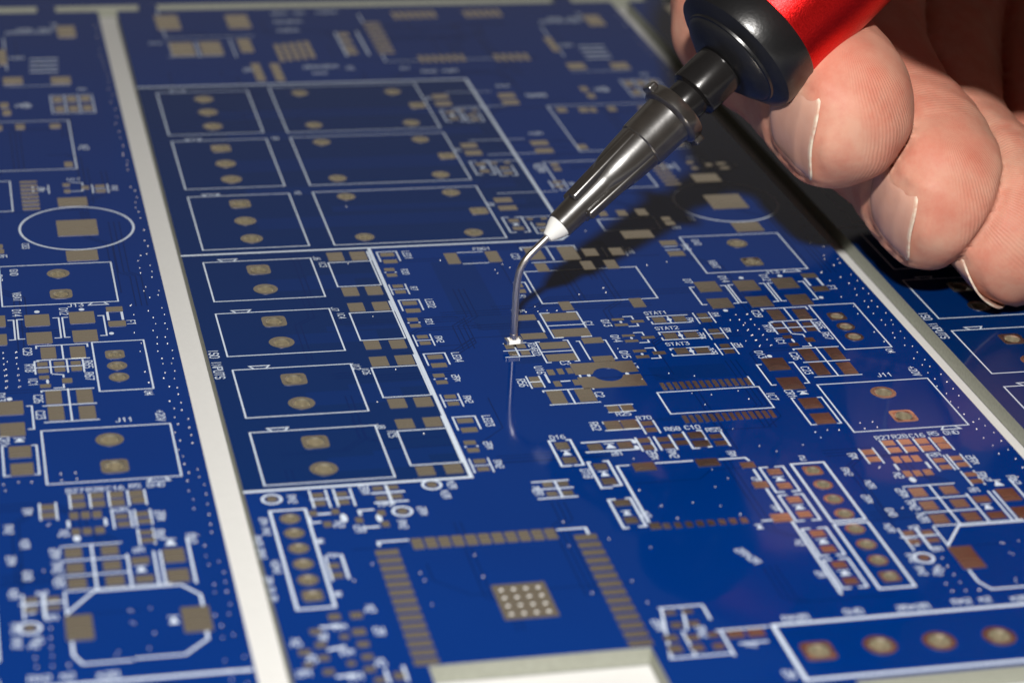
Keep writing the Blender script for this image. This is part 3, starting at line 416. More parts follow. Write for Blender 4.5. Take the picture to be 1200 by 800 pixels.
 (0.2,[(30.05,-74.98),(33.58,-74.98)]), (0.2,[(30.17,-75.16),(28.9,-81.98)]), (0.2,[(30.88,-78.6),(30.88,-81.92)]), (0.2,[(33.62,-75.19),(33.62,-77.09)]), 
 (0.2,[(33.88,-79.05),(33.88,-82.42)]), (0.2,[(28.86,-82.13),(33.76,-82.13)]), (0.2,[(33.6,-78.85),(34.53,-78.85),(37.76,-78.85)]), (0.2,[(34.85,-80.91),(37.08,-80.91)]), 
 (0.2,[(31.86,-75.41),(31.31,-78.35)]), (0.36,[(70.2,-78.77),(38.25,-78.77),(38.25,-86.57),(70.2,-86.57)]), (0.16,[(5.48,86.29),(5.48,73.86),(17.36,73.86)]), 
 (0.16,[(5.1,65.89),(12.19,65.89)]), (0.2,[(9.19,71.71),(9.19,65.6)]), (0.16,[(13.86,72.76),(13.86,65.05)]), (0.16,[(5.69,71.97),(5.69,65.87)]), 
 (0.24,[(28.43,74.54),(28.43,64.43)]), (0.24,[(31.41,74.81),(31.41,64.64)]), (0.16,[(33.11,64.67),(33.11,61.79),(37.45,61.79)]), (0.16,[(43.95,61.87),(47.6,61.87)]), 
 (0.2,[(33.03,82.5),(33.03,78.55)]), (0.4,[(60.65,66.18),(63.9,66.18)]), (0.4,[(60.57,64.45),(63.8,64.45)]), (0.4,[(60.5,62.74),(63.71,62.74)]), 
 (0.4,[(60.42,61.05),(63.62,61.05)]), (0.16,[(56.93,55.7),(65.0,55.7)]), (0.16,[(57.48,75.34),(57.48,62.16)]), (0.16,[(62.33,51.86),(62.33,45.58)]), 
 (0.16,[(64.01,51.72),(64.01,45.44)]), (0.16,[(65.69,51.57),(65.69,45.3)]), (0.16,[(67.37,51.43),(67.37,45.15)]), (0.16,[(62.33,51.86),(67.42,51.86)]), 
 (0.16,[(62.24,45.2),(67.21,45.2)]), ]
TEXTS = [
 ('ISO INPUTS',0.61,-26.43,0.86,-90), ('LED1',23.63,-2.41,0.73,-90), ('R20',22.58,-6.79,0.66,-90), ('R7',22.67,-11.14,0.66,-90), ('LED2',23.62,-15.01,0.73,-90), 
 ('R21',22.61,-19.4,0.66,-90), ('~^_',22.79,-23.53,0.66,-90), ('LED4',23.68,-27.74,0.73,-90), ('_~^',22.65,-32.22,0.66,-90), ('~^_',22.8,-36.77,0.66,-90), 
 ('LED3',23.7,-41.31,0.73,-90), ('_~^',22.66,-46.03,0.66,-90), ('~^_',22.77,-49.61,0.66,-90), ('FBG1',31.93,-1.62,0.66,0), ('J6',13.97,-2.25,0.66,-90), 
 ('IC3',14.33,-3.89,0.66,-90), ('J7',13.78,-15.27,0.66,-90), ('IC4',14.17,-16.87,0.66,-90), ('J12',13.67,-28.55,0.66,-90), ('IC6',14.4,-29.67,0.66,-90), 
 ('J8',13.77,-41.09,0.66,-90), ('IC5',14.5,-42.67,0.66,-90), ('^_',14.72,16.52,0.66,-90), ('_~',14.66,34.26,0.66,-90), ('~^',35.75,46.84,0.66,-90), ('^_',35.63,28.37,0.66,-90), 
 ('_~',35.72,10.86,0.66,-90), ('~^_',46.39,50.8,0.79,0), ('^_~',46.38,33.06,0.79,0), ('_~^_',50.06,46.74,0.79,0), ('~^',46.49,16.09,0.66,-90), ('^_~^',44.01,21.47,0.99,-90), 
 ('_~^',59.67,20.42,0.66,-90), ('~^_',67.72,20.03,0.66,-90), ('U17',63.43,23.15,0.66,0), ('CB3',57.31,4.35,0.66,-90), ('GND',55.85,-2.46,0.73,-90), ('VBAT',55.92,-8.58,0.73,-90), 
 ('J13',61.49,-11.29,0.73,0), ('D7',51.73,-12.62,0.76,-90), ('D14',55.72,-12.51,0.76,-90), ('D12',60.27,-12.67,0.76,-90), ('F1',66.59,-16.01,0.76,-90), 
 ('R18',56.4,-25.09,0.76,-90), ('C29',56.38,-21.48,0.76,-90), ('R65',61.85,-24.94,0.76,-90), ('R67',61.79,-27.48,0.76,-90), ('IC1',56.59,-28.04,0.76,-90), 
 ('C26',56.91,-31.63,0.76,-90), ('C23',56.94,-34.88,0.76,-90), ('U4',66.88,-31.68,0.66,-90), ('D13',53.56,-30.87,0.76,-90), ('CR1',53.6,-39.54,0.76,-90), 
 ('J11',64.24,-36.79,0.73,0), ('+20V',67.52,-36.39,0.73,-90), ('R27',59.09,-49.4,0.69,0), ('R28',60.77,-49.37,0.69,0), ('C16',62.45,-49.41,0.69,0), ('R5',64.14,-49.25,0.69,0), 
 ('GND',65.91,-49.28,0.69,0), ('~^',55.0,-52.5,0.76,-90), ('^_',57.75,-56.5,0.76,-90), ('_~^',65.75,-54.66,0.76,-90), ('~^_',65.43,-57.8,0.76,-90), ('^_~',62.48,-53.22,0.66,0), 
 ('_~^',56.88,-59.71,0.76,-90), ('~^_',56.94,-61.92,0.76,-90), ('^_~',56.94,-64.08,0.76,-90), ('_~',63.52,-60.04,0.66,0), ('~^_',67.91,-58.75,0.73,-90), ('^_',55.53,-65.67,0.66,0), 
 ('_~',56.1,-69.35,0.66,0), ('~^_',53.34,-72.54,0.66,-90), ('^_',54.95,-72.36,0.66,-90), ('_~',44.77,-55.59,0.66,-90), ('~^',44.77,-60.73,0.66,-90), ('^_',44.77,-66.66,0.66,-90), 
 ('_~',44.77,-71.85,0.66,-90), ('~^_',53.37,-55.23,0.66,-90), ('^_~',54.57,-57.77,0.66,-90), ('_~^',53.37,-60.31,0.66,-90), ('GND',54.57,-62.85,0.66,-90), 
 ('^_~',53.37,-65.39,0.66,-90), ('_~^',54.57,-67.93,0.66,-90), ('~^_',53.37,-70.47,0.66,-90), ('^_',54.57,-73.01,0.66,-90), ('_',50.26,-52.22,0.79,0), ('~^',44.11,-50.58,0.73,-90), 
 ('R25',36.5,-41.58,0.66,0), ('R62',33.23,-43.67,0.76,-90), ('R70',38.17,-42.61,0.66,0), ('D16',29.23,-45.31,0.66,0), ('_~',33.74,-49.12,0.66,0), ('D18',30.09,-52.41,0.76,-90), 
 ('^_',33.21,-60.16,0.73,-90), ('_~^',36.92,-49.82,0.76,-90), ('~^_',38.79,-49.76,0.76,-90), ('R68',40.19,-45.11,0.69,0), ('C10',42.11,-45.04,0.69,0), ('R55',43.93,-45.78,0.69,0), 
 ('^_~',25.01,-54.84,0.73,-90), ('IC7',51.67,-39.87,0.76,-90), ('Q13',40.29,-21.82,0.76,-90), ('Q14',40.27,-25.51,0.76,-90), ('Q15',40.17,-29.18,0.76,-90), 
 ('STAT1',45.97,-20.02,0.66,0), ('STAT2',46.05,-23.73,0.66,0), ('STAT3',46.04,-27.44,0.66,0), ('~^',49.03,-22.07,0.66,-90), ('R4',52.03,-21.16,0.66,-90), 
 ('_~^',49.06,-25.91,0.66,-90), ('~^',52.06,-24.95,0.66,-90), ('^_~',49.04,-29.5,0.66,-90), ('_~',52.04,-28.51,0.66,-90), ('C1',38.48,-21.73,0.76,-90), ('C3',33.85,-30.28,0.73,0), 
 ('_~^',32.11,-17.92,0.66,0), ('R24R22',31.53,-26.91,0.66,-90), ('TH7',37.73,-30.96,0.59,0), ('L3',40.26,-31.75,0.76,-90), ('U16',30.98,-31.53,0.76,-90), 
 ('R56',28.65,-34.04,0.76,-90), ('C2',35.33,-37.41,0.76,-90), ('C21',35.09,-4.21,0.76,-90), ('^_~',47.75,-3.85,0.76,-90), ('_~',54.86,1.89,0.66,0), ('~^_',54.26,-3.67,0.73,-90), 
 ('C9',33.27,-14.38,0.66,0), ('_~^ ~^_',0.98,-57.69,0.56,-90), ('~^_~ _~^_',0.13,-60.99,0.56,-90), ('^_~^_',0.98,-64.29,0.56,-90), ('_~^ ~^ ~^',0.13,-67.59,0.56,-90), 
 ('~^_',3.88,-53.37,0.66,-90), ('^_~',17.87,-52.73,0.66,-90), ('_~^',14.48,-56.95,0.66,-90), ('~^_',12.4,-58.9,0.66,-90), ('^_~',17.0,-54.34,0.66,-90), 
 ('_~^',10.24,-52.63,0.73,-90), ('~^_',11.67,-55.4,0.66,0), ('^_',7.11,-58.15,0.79,-90), ('_~',8.71,-59.18,0.79,-90), ('~^',5.86,-63.2,0.66,0), ('^_',7.36,-71.65,0.76,-90), 
 ('_~',7.49,-74.97,0.76,-90), ('~^',4.65,-73.92,0.76,0), ('^_',0.92,-75.62,0.76,-90), ('_~',0.91,-79.89,0.76,0), ('~^',4.59,-77.54,0.76,0), ('^_',6.79,-79.3,0.76,-90), 
 ('_~',4.65,-80.91,0.76,0), ('~^',3.06,-75.13,0.76,-90), ('^_',1.78,-78.0,0.76,-90), ('_~^',29.24,-77.41,0.73,-90), ('~^_',32.38,-78.83,0.73,-90), ('^_',35.63,-81.18,0.66,0), 
 ('_~^_~',39.74,-68.15,0.73,-68), ('~^_~',40.45,-77.99,0.76,0), ('GND',45.4,-77.76,0.76,0), ('_~^_~',50.47,-77.87,0.76,0), ('~^_ ^_',55.64,-77.65,0.76,0), 
 ('^_~',59.73,-77.93,0.76,0), ('_~',37.2,-85.65,0.79,-90), ('~^_',3.98,71.64,0.79,0), ('R5',14.62,59.75,0.99,-90), ('_~^ ~^',23.32,83.63,1.06,0), ('~^_~^',22.76,79.74,1.06,0), 
 ('^_~^',22.21,75.93,1.06,0), ('_~^_~^',24.28,60.29,1.06,0), ('~^_',23.74,57.74,0.86,0), ('^_',27.95,59.57,0.92,-90), ('R7',35.16,58.83,0.86,0), ('~^_ ^_~',39.41,57.36,0.92,0), 
 ('^_~^',28.73,83.78,1.06,0), ('_~^_~^_~',60.74,77.41,0.99,0), ('~^',64.26,80.64,0.79,-90), ('^_~',58.79,66.75,0.92,0), ('_~^',58.96,48.43,0.92,0), ('~^',66.36,53.94,0.79,0), 
 ('^_',65.2,33.32,1.06,-90), ('_~^ ~^_',61.86,78.59,0.99,0), ('~^_~',49.77,46.93,0.86,0), ('^_~',59.24,48.48,0.86,-90), ]
DOTS = [
 (20.48,-6.79,0.12,0.12), (21.58,-6.79,0.12,0.12), (20.51,-19.4,0.12,0.12), (21.61,-19.4,0.12,0.12), (20.55,-32.22,0.12,0.12), (21.65,-32.22,0.12,0.12), (20.56,-46.03,0.12,0.12), 
 (21.66,-46.03,0.12,0.12), (37.54,40.41,0.5,0.45), (37.35,22.29,0.5,0.45), (37.22,4.74,0.5,0.45), (57.68,-12.43,0.27,0.31), (62.02,-12.38,0.28,0.31), (53.38,-20.3,0.26,0.29), 
 (64.51,-18.32,0.24,0.3), (57.91,-28.16,0.13,0.46), (54.34,-31.34,0.25,0.32), (54.9,-39.53,0.59,0.46), (58.75,-57.48,0.3,0.48), (63.47,-63.07,0.54,0.58), (66.17,-59.12,0.59,0.7), 
 (65.27,-71.04,0.49,0.7), ('ring',54.41,-70.6,0.8), (46.87,-55.69,0.6,0.5), (46.87,-60.83,0.6,0.5), (46.87,-66.76,0.6,0.5), (46.87,-71.95,0.6,0.5), (42.31,-63.6,0.38,0.48), 
 (29.29,-48.37,0.52,0.62), (33.56,-47.6,0.6,0.62), (35.94,-47.05,0.23,0.42), (35.88,-48.23,0.23,0.42), (31.64,-52.63,0.51,0.6), (31.69,-59.72,0.47,0.49), (41.82,-21.75,0.15,0.23), 
 (41.85,-25.58,0.14,0.23), (41.87,-29.3,0.14,0.22), (46.92,-21.78,0.25,0.3), (46.94,-25.57,0.25,0.3), (46.95,-29.24,0.25,0.3), (35.4,-33.27,0.19,0.28), (39.19,-33.37,0.19,0.28), 
 (34.58,-32.04,0.21,0.38), ('ring',2.18,-53.17,0.8), ('ring',16.17,-52.53,0.8), ('ring',12.78,-56.75,0.8), (7.7,-57.21,0.29,0.73), (10.63,-57.63,0.25,0.67), 
 (5.13,-60.72,0.39,0.42), (5.24,-69.14,0.38,0.39), ]
VIAS = [
 (17.03,-3.97), (17.26,-17.45), (17.29,-29.66), (17.35,-43.0), (14.32,-36.21), (55.38,-21.41), (55.38,-22.65), (53.12,-22.64), (53.11,-25.1), (54.25,-25.06), (55.38,-25.06), 
 (55.39,-26.4), (54.27,-26.34), (54.27,-27.55), (53.12,-27.64), (55.37,-27.59), (55.42,-28.87), (54.24,-28.78), (54.43,-23.47), (66.96,-11.86), (42.27,-13.25), (42.26,-14.43), 
 (48.58,-7.99), (50.98,-7.33), (48.6,-7.87), (42.36,-13.26), (42.26,-14.46), (44.48,2.08), (44.19,-38.24), (44.72,-40.71), (48.77,-38.32), (49.24,-40.12), (45.96,-38.79), 
 (43.24,-33.79), (45.56,-34.65), (40.29,-34.74), (33.89,-55.96), (42.31,-54.97), (40.71,-56.32), (35.01,-58.91), (40.13,-59.63), (37.9,-58.75), (41.41,-53.17), (35.0,-50.27), 
 (45.76,-45.85), (47.13,-49.43), (58.09,-46.27), (59.34,-46.22), (58.1,-47.41), (59.38,-47.32), (53.22,-47.49), (53.35,-48.58), (51.18,-49.77), (54.49,-47.23), (55.59,-47.38), 
 (48.35,-50.64), (56.73,-54.74), (41.36,-61.31), (32.08,-65.63), (29.04,-70.61), (29.37,-73.97), (25.33,-71.92), (29.0,-63.76), (25.34,-64.41), (25.9,-60.42), (35.75,-61.19), 
 (17.29,-64.72), (12.32,-66.9), (12.44,-68.03), (17.23,-68.2), (12.3,-71.78), (8.74,-64.95), (6.85,-67.27), (54.45,-62.19), (55.86,-62.23), (54.49,-63.03), (62.01,-69.14), 
 (62.03,-70.86), (63.65,-69.07), (63.65,-72.64), (63.06,-74.73), (56.96,-76.09), (56.57,-54.92), (60.55,-75.33), (62.22,-69.26), (62.25,-71.1), (55.94,-70.82), (55.85,-72.18), 
 (55.85,-73.53), (54.61,-74.78), (55.8,-76.07), (57.01,-76.15), (60.76,-74.87), (54.65,-76.0), (55.86,-74.76), (34.06,-17.02), (35.05,-18.11), (34.07,-18.21), (36.05,-18.23), 
 (42.29,-14.35), (39.34,-14.6), (39.83,-27.77), (32.84,-18.24), (19.49,11.82), (26.84,-4.21), (32.09,-7.32), (32.15,-8.29), (33.2,-6.02), (33.8,-6.95), (54.12,-21.43), 
 (54.1,-22.65), (54.09,-23.96), (54.08,-25.26), (54.1,-26.45), (54.14,-27.59), (54.09,-29.01), (55.27,-21.49), (55.26,-22.71), (55.27,-24.03), (55.26,-26.51), (55.27,-28.95), 
 (66.84,-12.01), (68.94,0.58), (68.56,-0.81), (68.58,-2.69), (68.55,-3.98), (68.75,-7.59), (68.47,-8.58), (68.92,-10.23), (68.49,-13.44), (68.82,-15.1), (68.92,-16.59), 
 (68.53,-18.12), (68.77,-19.76), (68.65,-21.18), (68.54,-22.87), (68.79,-24.5), (68.76,-25.66), (68.77,-27.64), (68.54,-28.75), (68.87,-30.6), (68.62,-33.61), (68.88,-35.14), 
 (68.75,-36.9), (68.9,-38.29), (68.48,-39.83), (68.76,-41.48), (68.47,-43.18), (68.71,-44.46), (68.69,-45.86), (68.91,-47.5), (68.63,-48.93), (68.54,-50.72), (68.76,-52.29), 
 (68.66,-53.85), (68.49,-58.31), (68.86,-60.09), (68.76,-61.78), (68.85,-63.15), (68.92,-66.22), (68.83,-67.46), (68.46,-70.82), (68.78,-72.38), (68.67,-74.09), (68.45,-77.29), 
 (68.59,-78.66), (68.63,-79.89), (68.73,-81.89), (68.83,-82.96), (68.52,-84.66), (69.54,30.2), (69.84,28.3), (69.68,27.0), (69.66,25.46), (69.54,20.15), (69.93,19.03), 
 (69.98,16.99), (69.67,15.45), (69.56,13.93), (69.77,12.67), (69.81,10.87), (69.91,7.5), (69.7,4.54), (69.94,3.02), (69.62,0.93), (69.7,-2.14), (69.73,-3.76), (69.6,-5.19), 
 (69.98,-8.67), (69.8,-9.72), (69.88,-12.91), (69.98,-14.54), (69.83,-16.59), (69.93,-17.95), (69.56,-19.76), (69.62,-21.27), (69.92,-22.86), (69.82,-24.62), (69.58,-25.71), 
 (69.71,-27.37), (69.51,-28.97), (69.58,-30.9), (69.52,-32.31), (69.61,-34.04), (69.51,-35.55), (69.92,-37.38), (69.83,-39.06), (69.84,-40.55), (69.79,-42.05), (69.71,-46.99), 
 (69.71,-48.4), (69.97,-49.82), (69.95,-51.49), (69.86,-53.22), (69.79,-55.01), (69.72,-56.67), (69.66,-58.01), (69.7,-62.76), (69.9,-64.51), (69.85,-65.99), (69.78,-67.44), 
 (69.83,-69.35), (69.54,-70.78), (69.53,-73.79), (69.95,-76.95), (69.92,-79.0), (69.71,-80.53), (69.93,-82.04), (69.64,-83.73), (69.98,-85.17), (67.0,-14.21), (66.97,-16.27), 
 (66.69,-18.41), (67.14,-20.89), (66.89,-22.72), (66.94,-27.2), (67.1,-29.51), (66.98,-31.68), (69.8,80.0), (69.92,77.48), (69.64,74.97), (69.61,69.7), (69.49,66.87), (69.7,64.45), 
 (69.72,62.08), (69.93,59.32), (69.83,56.86), (69.61,53.71), (69.93,51.38), (69.5,48.81), (69.87,46.24), (69.8,43.41), (69.51,41.11), (69.67,38.24), (69.65,36.05), (69.77,33.34), 
 (69.54,30.76), ]
QPAD = (19.72, -72.28, 4.42, 5.26)
L3C = (37.29, -33.32, 1.45)
LUG = 140
# ------------------------------------------------------------------ the setting: a white sheet under the panel
mb = MB(); mb.box(-330, -330, -8, 420, 420, -1.72)
o = link('table', mb.mesh('table'), None, M['paper']); o['kind'] = 'structure'; o['label'] = 'plain white sheet lying under the circuit board panel'; o['category'] = 'table'

# ------------------------------------------------------------------ circuit board panel
PITCH = 73.13; BX = 70.55; BY0 = -87.2; BY1 = 86.3; TH = 1.6
panel = bpy.data.objects.new('circuit_board_panel', None); COL.objects.link(panel); panel.empty_display_size = .01
panel.location = (0, 0, 0)
panel['label'] = 'panel of three bare blue circuit boards with white printing and tinned pads'; panel['category'] = 'circuit board'

def plate(name, outline, holes):
    cu = bpy.data.curves.new(name, 'CURVE'); cu.dimensions = '2D'; cu.fill_mode = 'BOTH'; cu.extrude = TH / 2 * S
    for L in [outline] + holes:
        sp = cu.splines.new('POLY'); sp.points.add(len(L) - 1); sp.use_cyclic_u = True
        for q, (x, y) in zip(sp.points, L): q.co = (x * S, y * S, 0, 1)
    ob = bpy.data.objects.new(name, cu); COL.objects.link(ob)
    dg = bpy.context.evaluated_depsgraph_get(); me = bpy.data.meshes.new_from_object(ob.evaluated_get(dg))
    bpy.data.objects.remove(ob); bpy.data.curves.remove(cu)
    me.name = name; me.transform(Matrix.Translation((0, 0, -TH / 2 * S)))
    me.materials.clear(); me.materials.append(M['mask']); me.materials.append(M['fr4'])
    me.polygons.foreach_set('use_smooth', [False] * len(me.polygons))
    me.polygons.foreach_set('material_index', [0 if abs(p.normal.z) > .5 else 1 for p in me.polygons]); me.update()
    return me
def circ(x, y, r, n=20, ry=None): return [(x + r * math.cos(2 * math.pi * i / n), y + (ry or r) * math.sin(2 * math.pi * i / n)) for i in range(n)]
def rrect(x, y, w, h, r=.08, n=2):
    r = min(r, w / 2.01, h / 2.01); L = []
    for cx, cy, a0 in ((1, 1, 0), (-1, 1, 90), (-1, -1, 180), (1, -1, 270)):
        for k in range(n + 1):
            a = math.radians(a0 + 90 * k / n); L.append((x + cx * (w / 2 - r) + r * math.cos(a), y + cy * (h / 2 - r) + r * math.sin(a)))
    return L
HR = .29
outline = [(0, BY1), (0, BY0), (10.3, BY0), (10.3, -80.3), (27.8, -80.3), (27.8, BY0), (BX, BY0), (BX, BY1)]
board_me = plate('board', outline, [circ(x, y, D * HR + .03) for k, x, y, D in HOLES])
# pad shapes shared by all copies
def pad_loop(p):
    x, y, w, h = p
    return circ(0, 0, .5, 16) if w < 0 else rrect(0, 0, w, h, .07)
def pad_mesh(p):
    mb = MB(); mb.slab(pad_loop(p), -.01, .045); me = mb.mesh('solder_pad'); me.materials.append(M['pad']); return me
def hole_mesh(k, D):
    mb = MB(); n = 24; r = D * HR
    outer = circ(0, 0, D / 2, n) if k == 'o' else None
    if outer is None:
        outer = []
        for i in range(n):
            a = 2 * math.pi * i / n; c, s = math.cos(a), math.sin(a); q = D / 2 * .96 / max(abs(c), abs(s)); q = min(q, D / 2 * 1.22); outer.append((q * c, q * s))
    v = [(x, y, -.01) for x, y in outer] + [(x, y, .05) for x, y in outer]
    v += [((r + .12) * math.cos(2 * math.pi * i / n), (r + .12) * math.sin(2 * math.pi * i / n), .06) for i in range(n)]
    v += [(r * math.cos(2 * math.pi * i / n), r * math.sin(2 * math.pi * i / n), -.02) for i in range(n)]
    v += [(r * .97 * math.cos(2 * math.pi * i / n), r * .97 * math.sin(2 * math.pi * i / n), -.55) for i in range(n)]
    v += [(r * math.cos(2 * math.pi * i / n), r * math.sin(2 * math.pi * i / n), -1.58) for i in range(n)]
    f = []; 
    for j in range(5): f += [(j * n + i, j * n + (i + 1) % n, (j + 1) * n + (i + 1) % n, (j + 1) * n + i) for i in range(n)]
    mb.add(v, f); mb.m = [0] * (2 * n) + [1] * (3 * n)
    me = mb.mesh('plated_hole', True, 35); me.materials.append(M['pad']); me.materials.append(M['barrel']); return me
HM = {}
for k, x, y, D in HOLES: HM.setdefault((k, D), None)
for q in HM: HM[q] = hole_mesh(*q)
PM = {}
def pm(p):
    q = (round(p[2], 2), round(p[3], 2))
    if q not in PM: PM[q] = pad_mesh(p)
    return PM[q]
# inductor pads with a round bite taken out of each
def bite_pad(sgn):
    cx, cy, R_ = L3C
    x0, x1 = (cx - 3.15 + .0, cx + 3.15); L = []
    yo = cy + sgn * 2.75; yi = cy + sgn * .25
    L += [(x0, yo), (x0, yi + sgn * .0)]
    for t in np.linspace(-1, 1, 13):
        dx = 1.75 * t; yy = cy + sgn * math.sqrt(max(0.0, R_ ** 2 - dx ** 2))
        L.append((cx + dx, max(yy, yi) if sgn > 0 else min(yy, yi)))
    L += [(x1, yi), (x1, yo)]
    if sgn > 0: L = L[::-1]
    mb = MB(); mb.slab(L[::-1] if sgn > 0 else L[::-1], -.01, .045); me = mb.mesh('solder_pad'); me.materials.append(M['pad']); return me
# stroke lettering
GL = {'A': '0,0 2,6 4,0|.7,2 3.3,2', 'B': '0,0 0,6 3,6 4,5 4,4 3,3 0,3|3,3 4,2 4,1 3,0 0,0', 'C': '4,5 3,6 1,6 0,5 0,1 1,0 3,0 4,1', 'D': '0,0 0,6 2.6,6 4,4.6 4,1.4 2.6,0 0,0', 'E': '4,6 0,6 0,0 4,0|0,3 3,3', 'F': '4,6 0,6 0,0|0,3 3,3',
 'G': '4,5 3,6 1,6 0,5 0,1 1,0 3,0 4,1 4,3 2.4,3', 'H': '0,0 0,6|4,0 4,6|0,3 4,3', 'I': '2,0 2,6', 'J': '0,1 1,0 2.4,0 3.4,1 3.4,6', 'K': '0,0 0,6|4,6 0,2.6|1.4,3.7 4,0', 'L': '0,6 0,0 4,0', 'M': '0,0 0,6 2,3 4,6 4,0', 'N': '0,0 0,6 4,0 4,6', 'O': '1,0 0,1 0,5 1,6 3,6 4,5 4,1 3,0 1,0',
 'P': '0,0 0,6 3,6 4,5 4,4 3,3 0,3', 'Q': '1,0 0,1 0,5 1,6 3,6 4,5 4,1 3,0 1,0|2.4,1.6 4,0', 'R': '0,0 0,6 3,6 4,5 4,4 3,3 0,3|2,3 4,0', 'S': '4,5 3,6 1,6 0,5 0,4 1,3 3,3 4,2 4,1 3,0 1,0 0,1', 'T': '2,0 2,6|0,6 4,6', 'U': '0,6 0,1 1,0 3,0 4,1 4,6', 'V': '0,6 2,0 4,6', 'W': '0,6 1,0 2,4 3,0 4,6', 'X': '0,0 4,6|0,6 4,0', 'Y': '0,6 2,3 4,6|2,3 2,0', 'Z': '0,6 4,6 0,0 4,0',
 '0': '1,0 0,1 0,5 1,6 3,6 4,5 4,1 3,0 1,0', '1': '.8,4.6 2.2,6 2.2,0', '2': '0,5 1,6 3,6 4,5 4,4 0,0 4,0', '3': '0,6 4,6 2,3.6 3,3.6 4,2.6 4,1 3,0 1,0 0,1', '4': '3,0 3,6 0,2 4,2', '5': '4,6 0,6 0,3.4 3,3.4 4,2.4 4,1 3,0 0,0', '6': '3.6,6 1.6,6 0,4 0,1 1,0 3,0 4,1 4,2.4 3,3.4 0,3.4', '7': '0,6 4,6 1.4,0', '8': '1,3 0,4 0,5 1,6 3,6 4,5 4,4 3,3 1,3 0,2 0,1 1,0 3,0 4,1 4,2 3,3', '9': '.4,0 2.4,0 4,2 4,5 3,6 1,6 0,5 0,3.6 1,2.6 4,2.6', '~': '0,0 0,6 4,6 4,0|1.3,3 2.7,3', '^': '0,1 2,5 4,1|0,5 4,5', '_': '4,0 0,0 0,3 4,3 4,6 0,6', '+': '2,1 2,5|0,3 4,3', ' ': ''}
GL = {k: [[tuple(map(float, q.split(','))) for q in st.split()] for st in v.split('|') if st] for k, v in GL.items()}
def letter(mb, s, x, y, h, rot, z):
    k = h / 6; adv = 4.5 * k; W = adv * len(s) - 1.2 * k; c, sn = math.cos(math.radians(rot)), math.sin(math.radians(rot))
    for i, ch in enumerate(s):
        for st in GL[ch]:
            P = [(i * adv + px * k * .82 - W / 2, py * k - h / 2) for px, py in st]
            mb.ribbon([(x + c * a - sn * b, y + sn * a + c * b) for a, b in P], h * .135, z)
def in_hole(x, y, r=.0): return any(math.hypot(x - q[1], y - q[2]) < q[3] * .5 + r for q in HOLES)
# printed outlines and lettering: flat ink, one mesh each, shared by the three boards
mb = MB()
for i, (w, P) in enumerate(LINES): mb.ribbon(P, w, .012 + .00004 * i)
for q in DOTS:
    if q[0] == 'ring':
        n = 28; mb.ribbon([(q[1] + q[3] * math.cos(2 * math.pi * i / n), q[2] + q[3] * math.sin(2 * math.pi * i / n)) for i in range(n + 1)], .24, .0285)
    else:
        x, y, a, c = q
        if a > .33:                          # a diode mark: a triangle against a bar
            mb.add([(x - .8 * a, y - .75 * c, .0295), (x + .8 * a, y - .75 * c, .0295), (x + .12 * a, y + .55 * c, .0295), (x - .12 * a, y + .55 * c, .0295)], [(0, 1, 2, 3)])
            mb.ribbon([(x - .75 * a, y + .72 * c), (x + .75 * a, y + .72 * c)], .13, .0297)
        else:
            L = circ(x, y, a, 16, c); mb.add([(u, v, .0295) for u, v in L], [tuple(range(16))])
silk_me = mb.mesh('printed_outlines'); silk_me.materials.append(M['silk'])
mb = MB()
for s, x, y, h, rot in TEXTS: letter(mb, s, x, y, h, rot, .031)
text_me = mb.mesh('printed_lettering'); text_me.materials.append(M['silk'])
# vias: small solder-filled dimples
mb = MB(); n = 8
for x, y in VIAS:
    r = .04 + rng.rand() * .03
    v = [(x + r * math.cos(2 * math.pi * i / n), y + r * math.sin(2 * math.pi * i / n), .002) for i in range(n)] + [(x + r * .6 * math.cos(2 * math.pi * i / n), y + r * .6 * math.sin(2 * math.pi * i / n), .07) for i in range(n)] + [(x, y, .09)]
    mb.add(v, [(i, (i + 1) % n, n + (i + 1) % n, n + i) for i in range(n)] + [(n + i, n + (i + 1) % n, 2 * n) for i in range(n)])
for i in range(4):                               # thermal vias in the square pad
    for j in range(4):
        x, y = QPAD[0] + (i - 1.5) * QPAD[2] * .23, QPAD[1] + (j - 1.5) * QPAD[3] * .23
        v = [(x + .17 * math.cos(t), y + .17 * math.sin(t), .046) for t in np.arange(10) * math.pi / 5] + [(x + .09 * math.cos(t), y + .09 * math.sin(t), .10) for t in np.arange(10) * math.pi / 5]
        mb.add(v, [(q, (q + 1) % 10, 10 + (q + 1) % 10, 10 + q) for q in range(10)] + [tuple(range(10, 20))])
via_me = mb.mesh('vias', True); via_me.materials.append(M['via'])
# traces: low ridges of mask over copper
mb = MB(); rt = random.Random(5)
def clear(P):
    for (x0, y0), (x1, y1) in zip(P, P[1:]):
        for t in np.linspace(0, 1, 12):
            x, y = x0 + (x1 - x0) * t, y0 + (y1 - y0) * t
            if not (1 < x < 69 and -79 < y < 85) or in_hole(x, y, .3): return False
    return True
k = 0
while k < 330:
    x, y = rt.uniform(2, 68), rt.uniform(-78, 84); a = rt.choice((0, 90, 180, 270)); L = rt.uniform(3, 14); nb = rt.choice((1, 2, 3, 3))
    def leg(px, py, ang, d): return (px + d * math.cos(math.radians(ang)), py + d * math.sin(math.radians(ang)))
    p1 = leg(x, y, a, L); da = rt.choice((-45, 45)); p2 = leg(*p1, a + da, rt.uniform(1, 4)); p3 = leg(*p2, a + rt.choice((0, 2 * da)), rt.uniform(2, 8))
    for j in range(nb):
        ox, oy = -math.sin(math.radians(a)) * j * .55, math.cos(math.radians(a)) * j * .55
        P = [(px + ox, py + oy) for px, py in ((x, y), p1, p2, p3)]
        if clear(P): mb.ribbon(P, .13, .003 + .00002 * k); k += 1
    k += 1
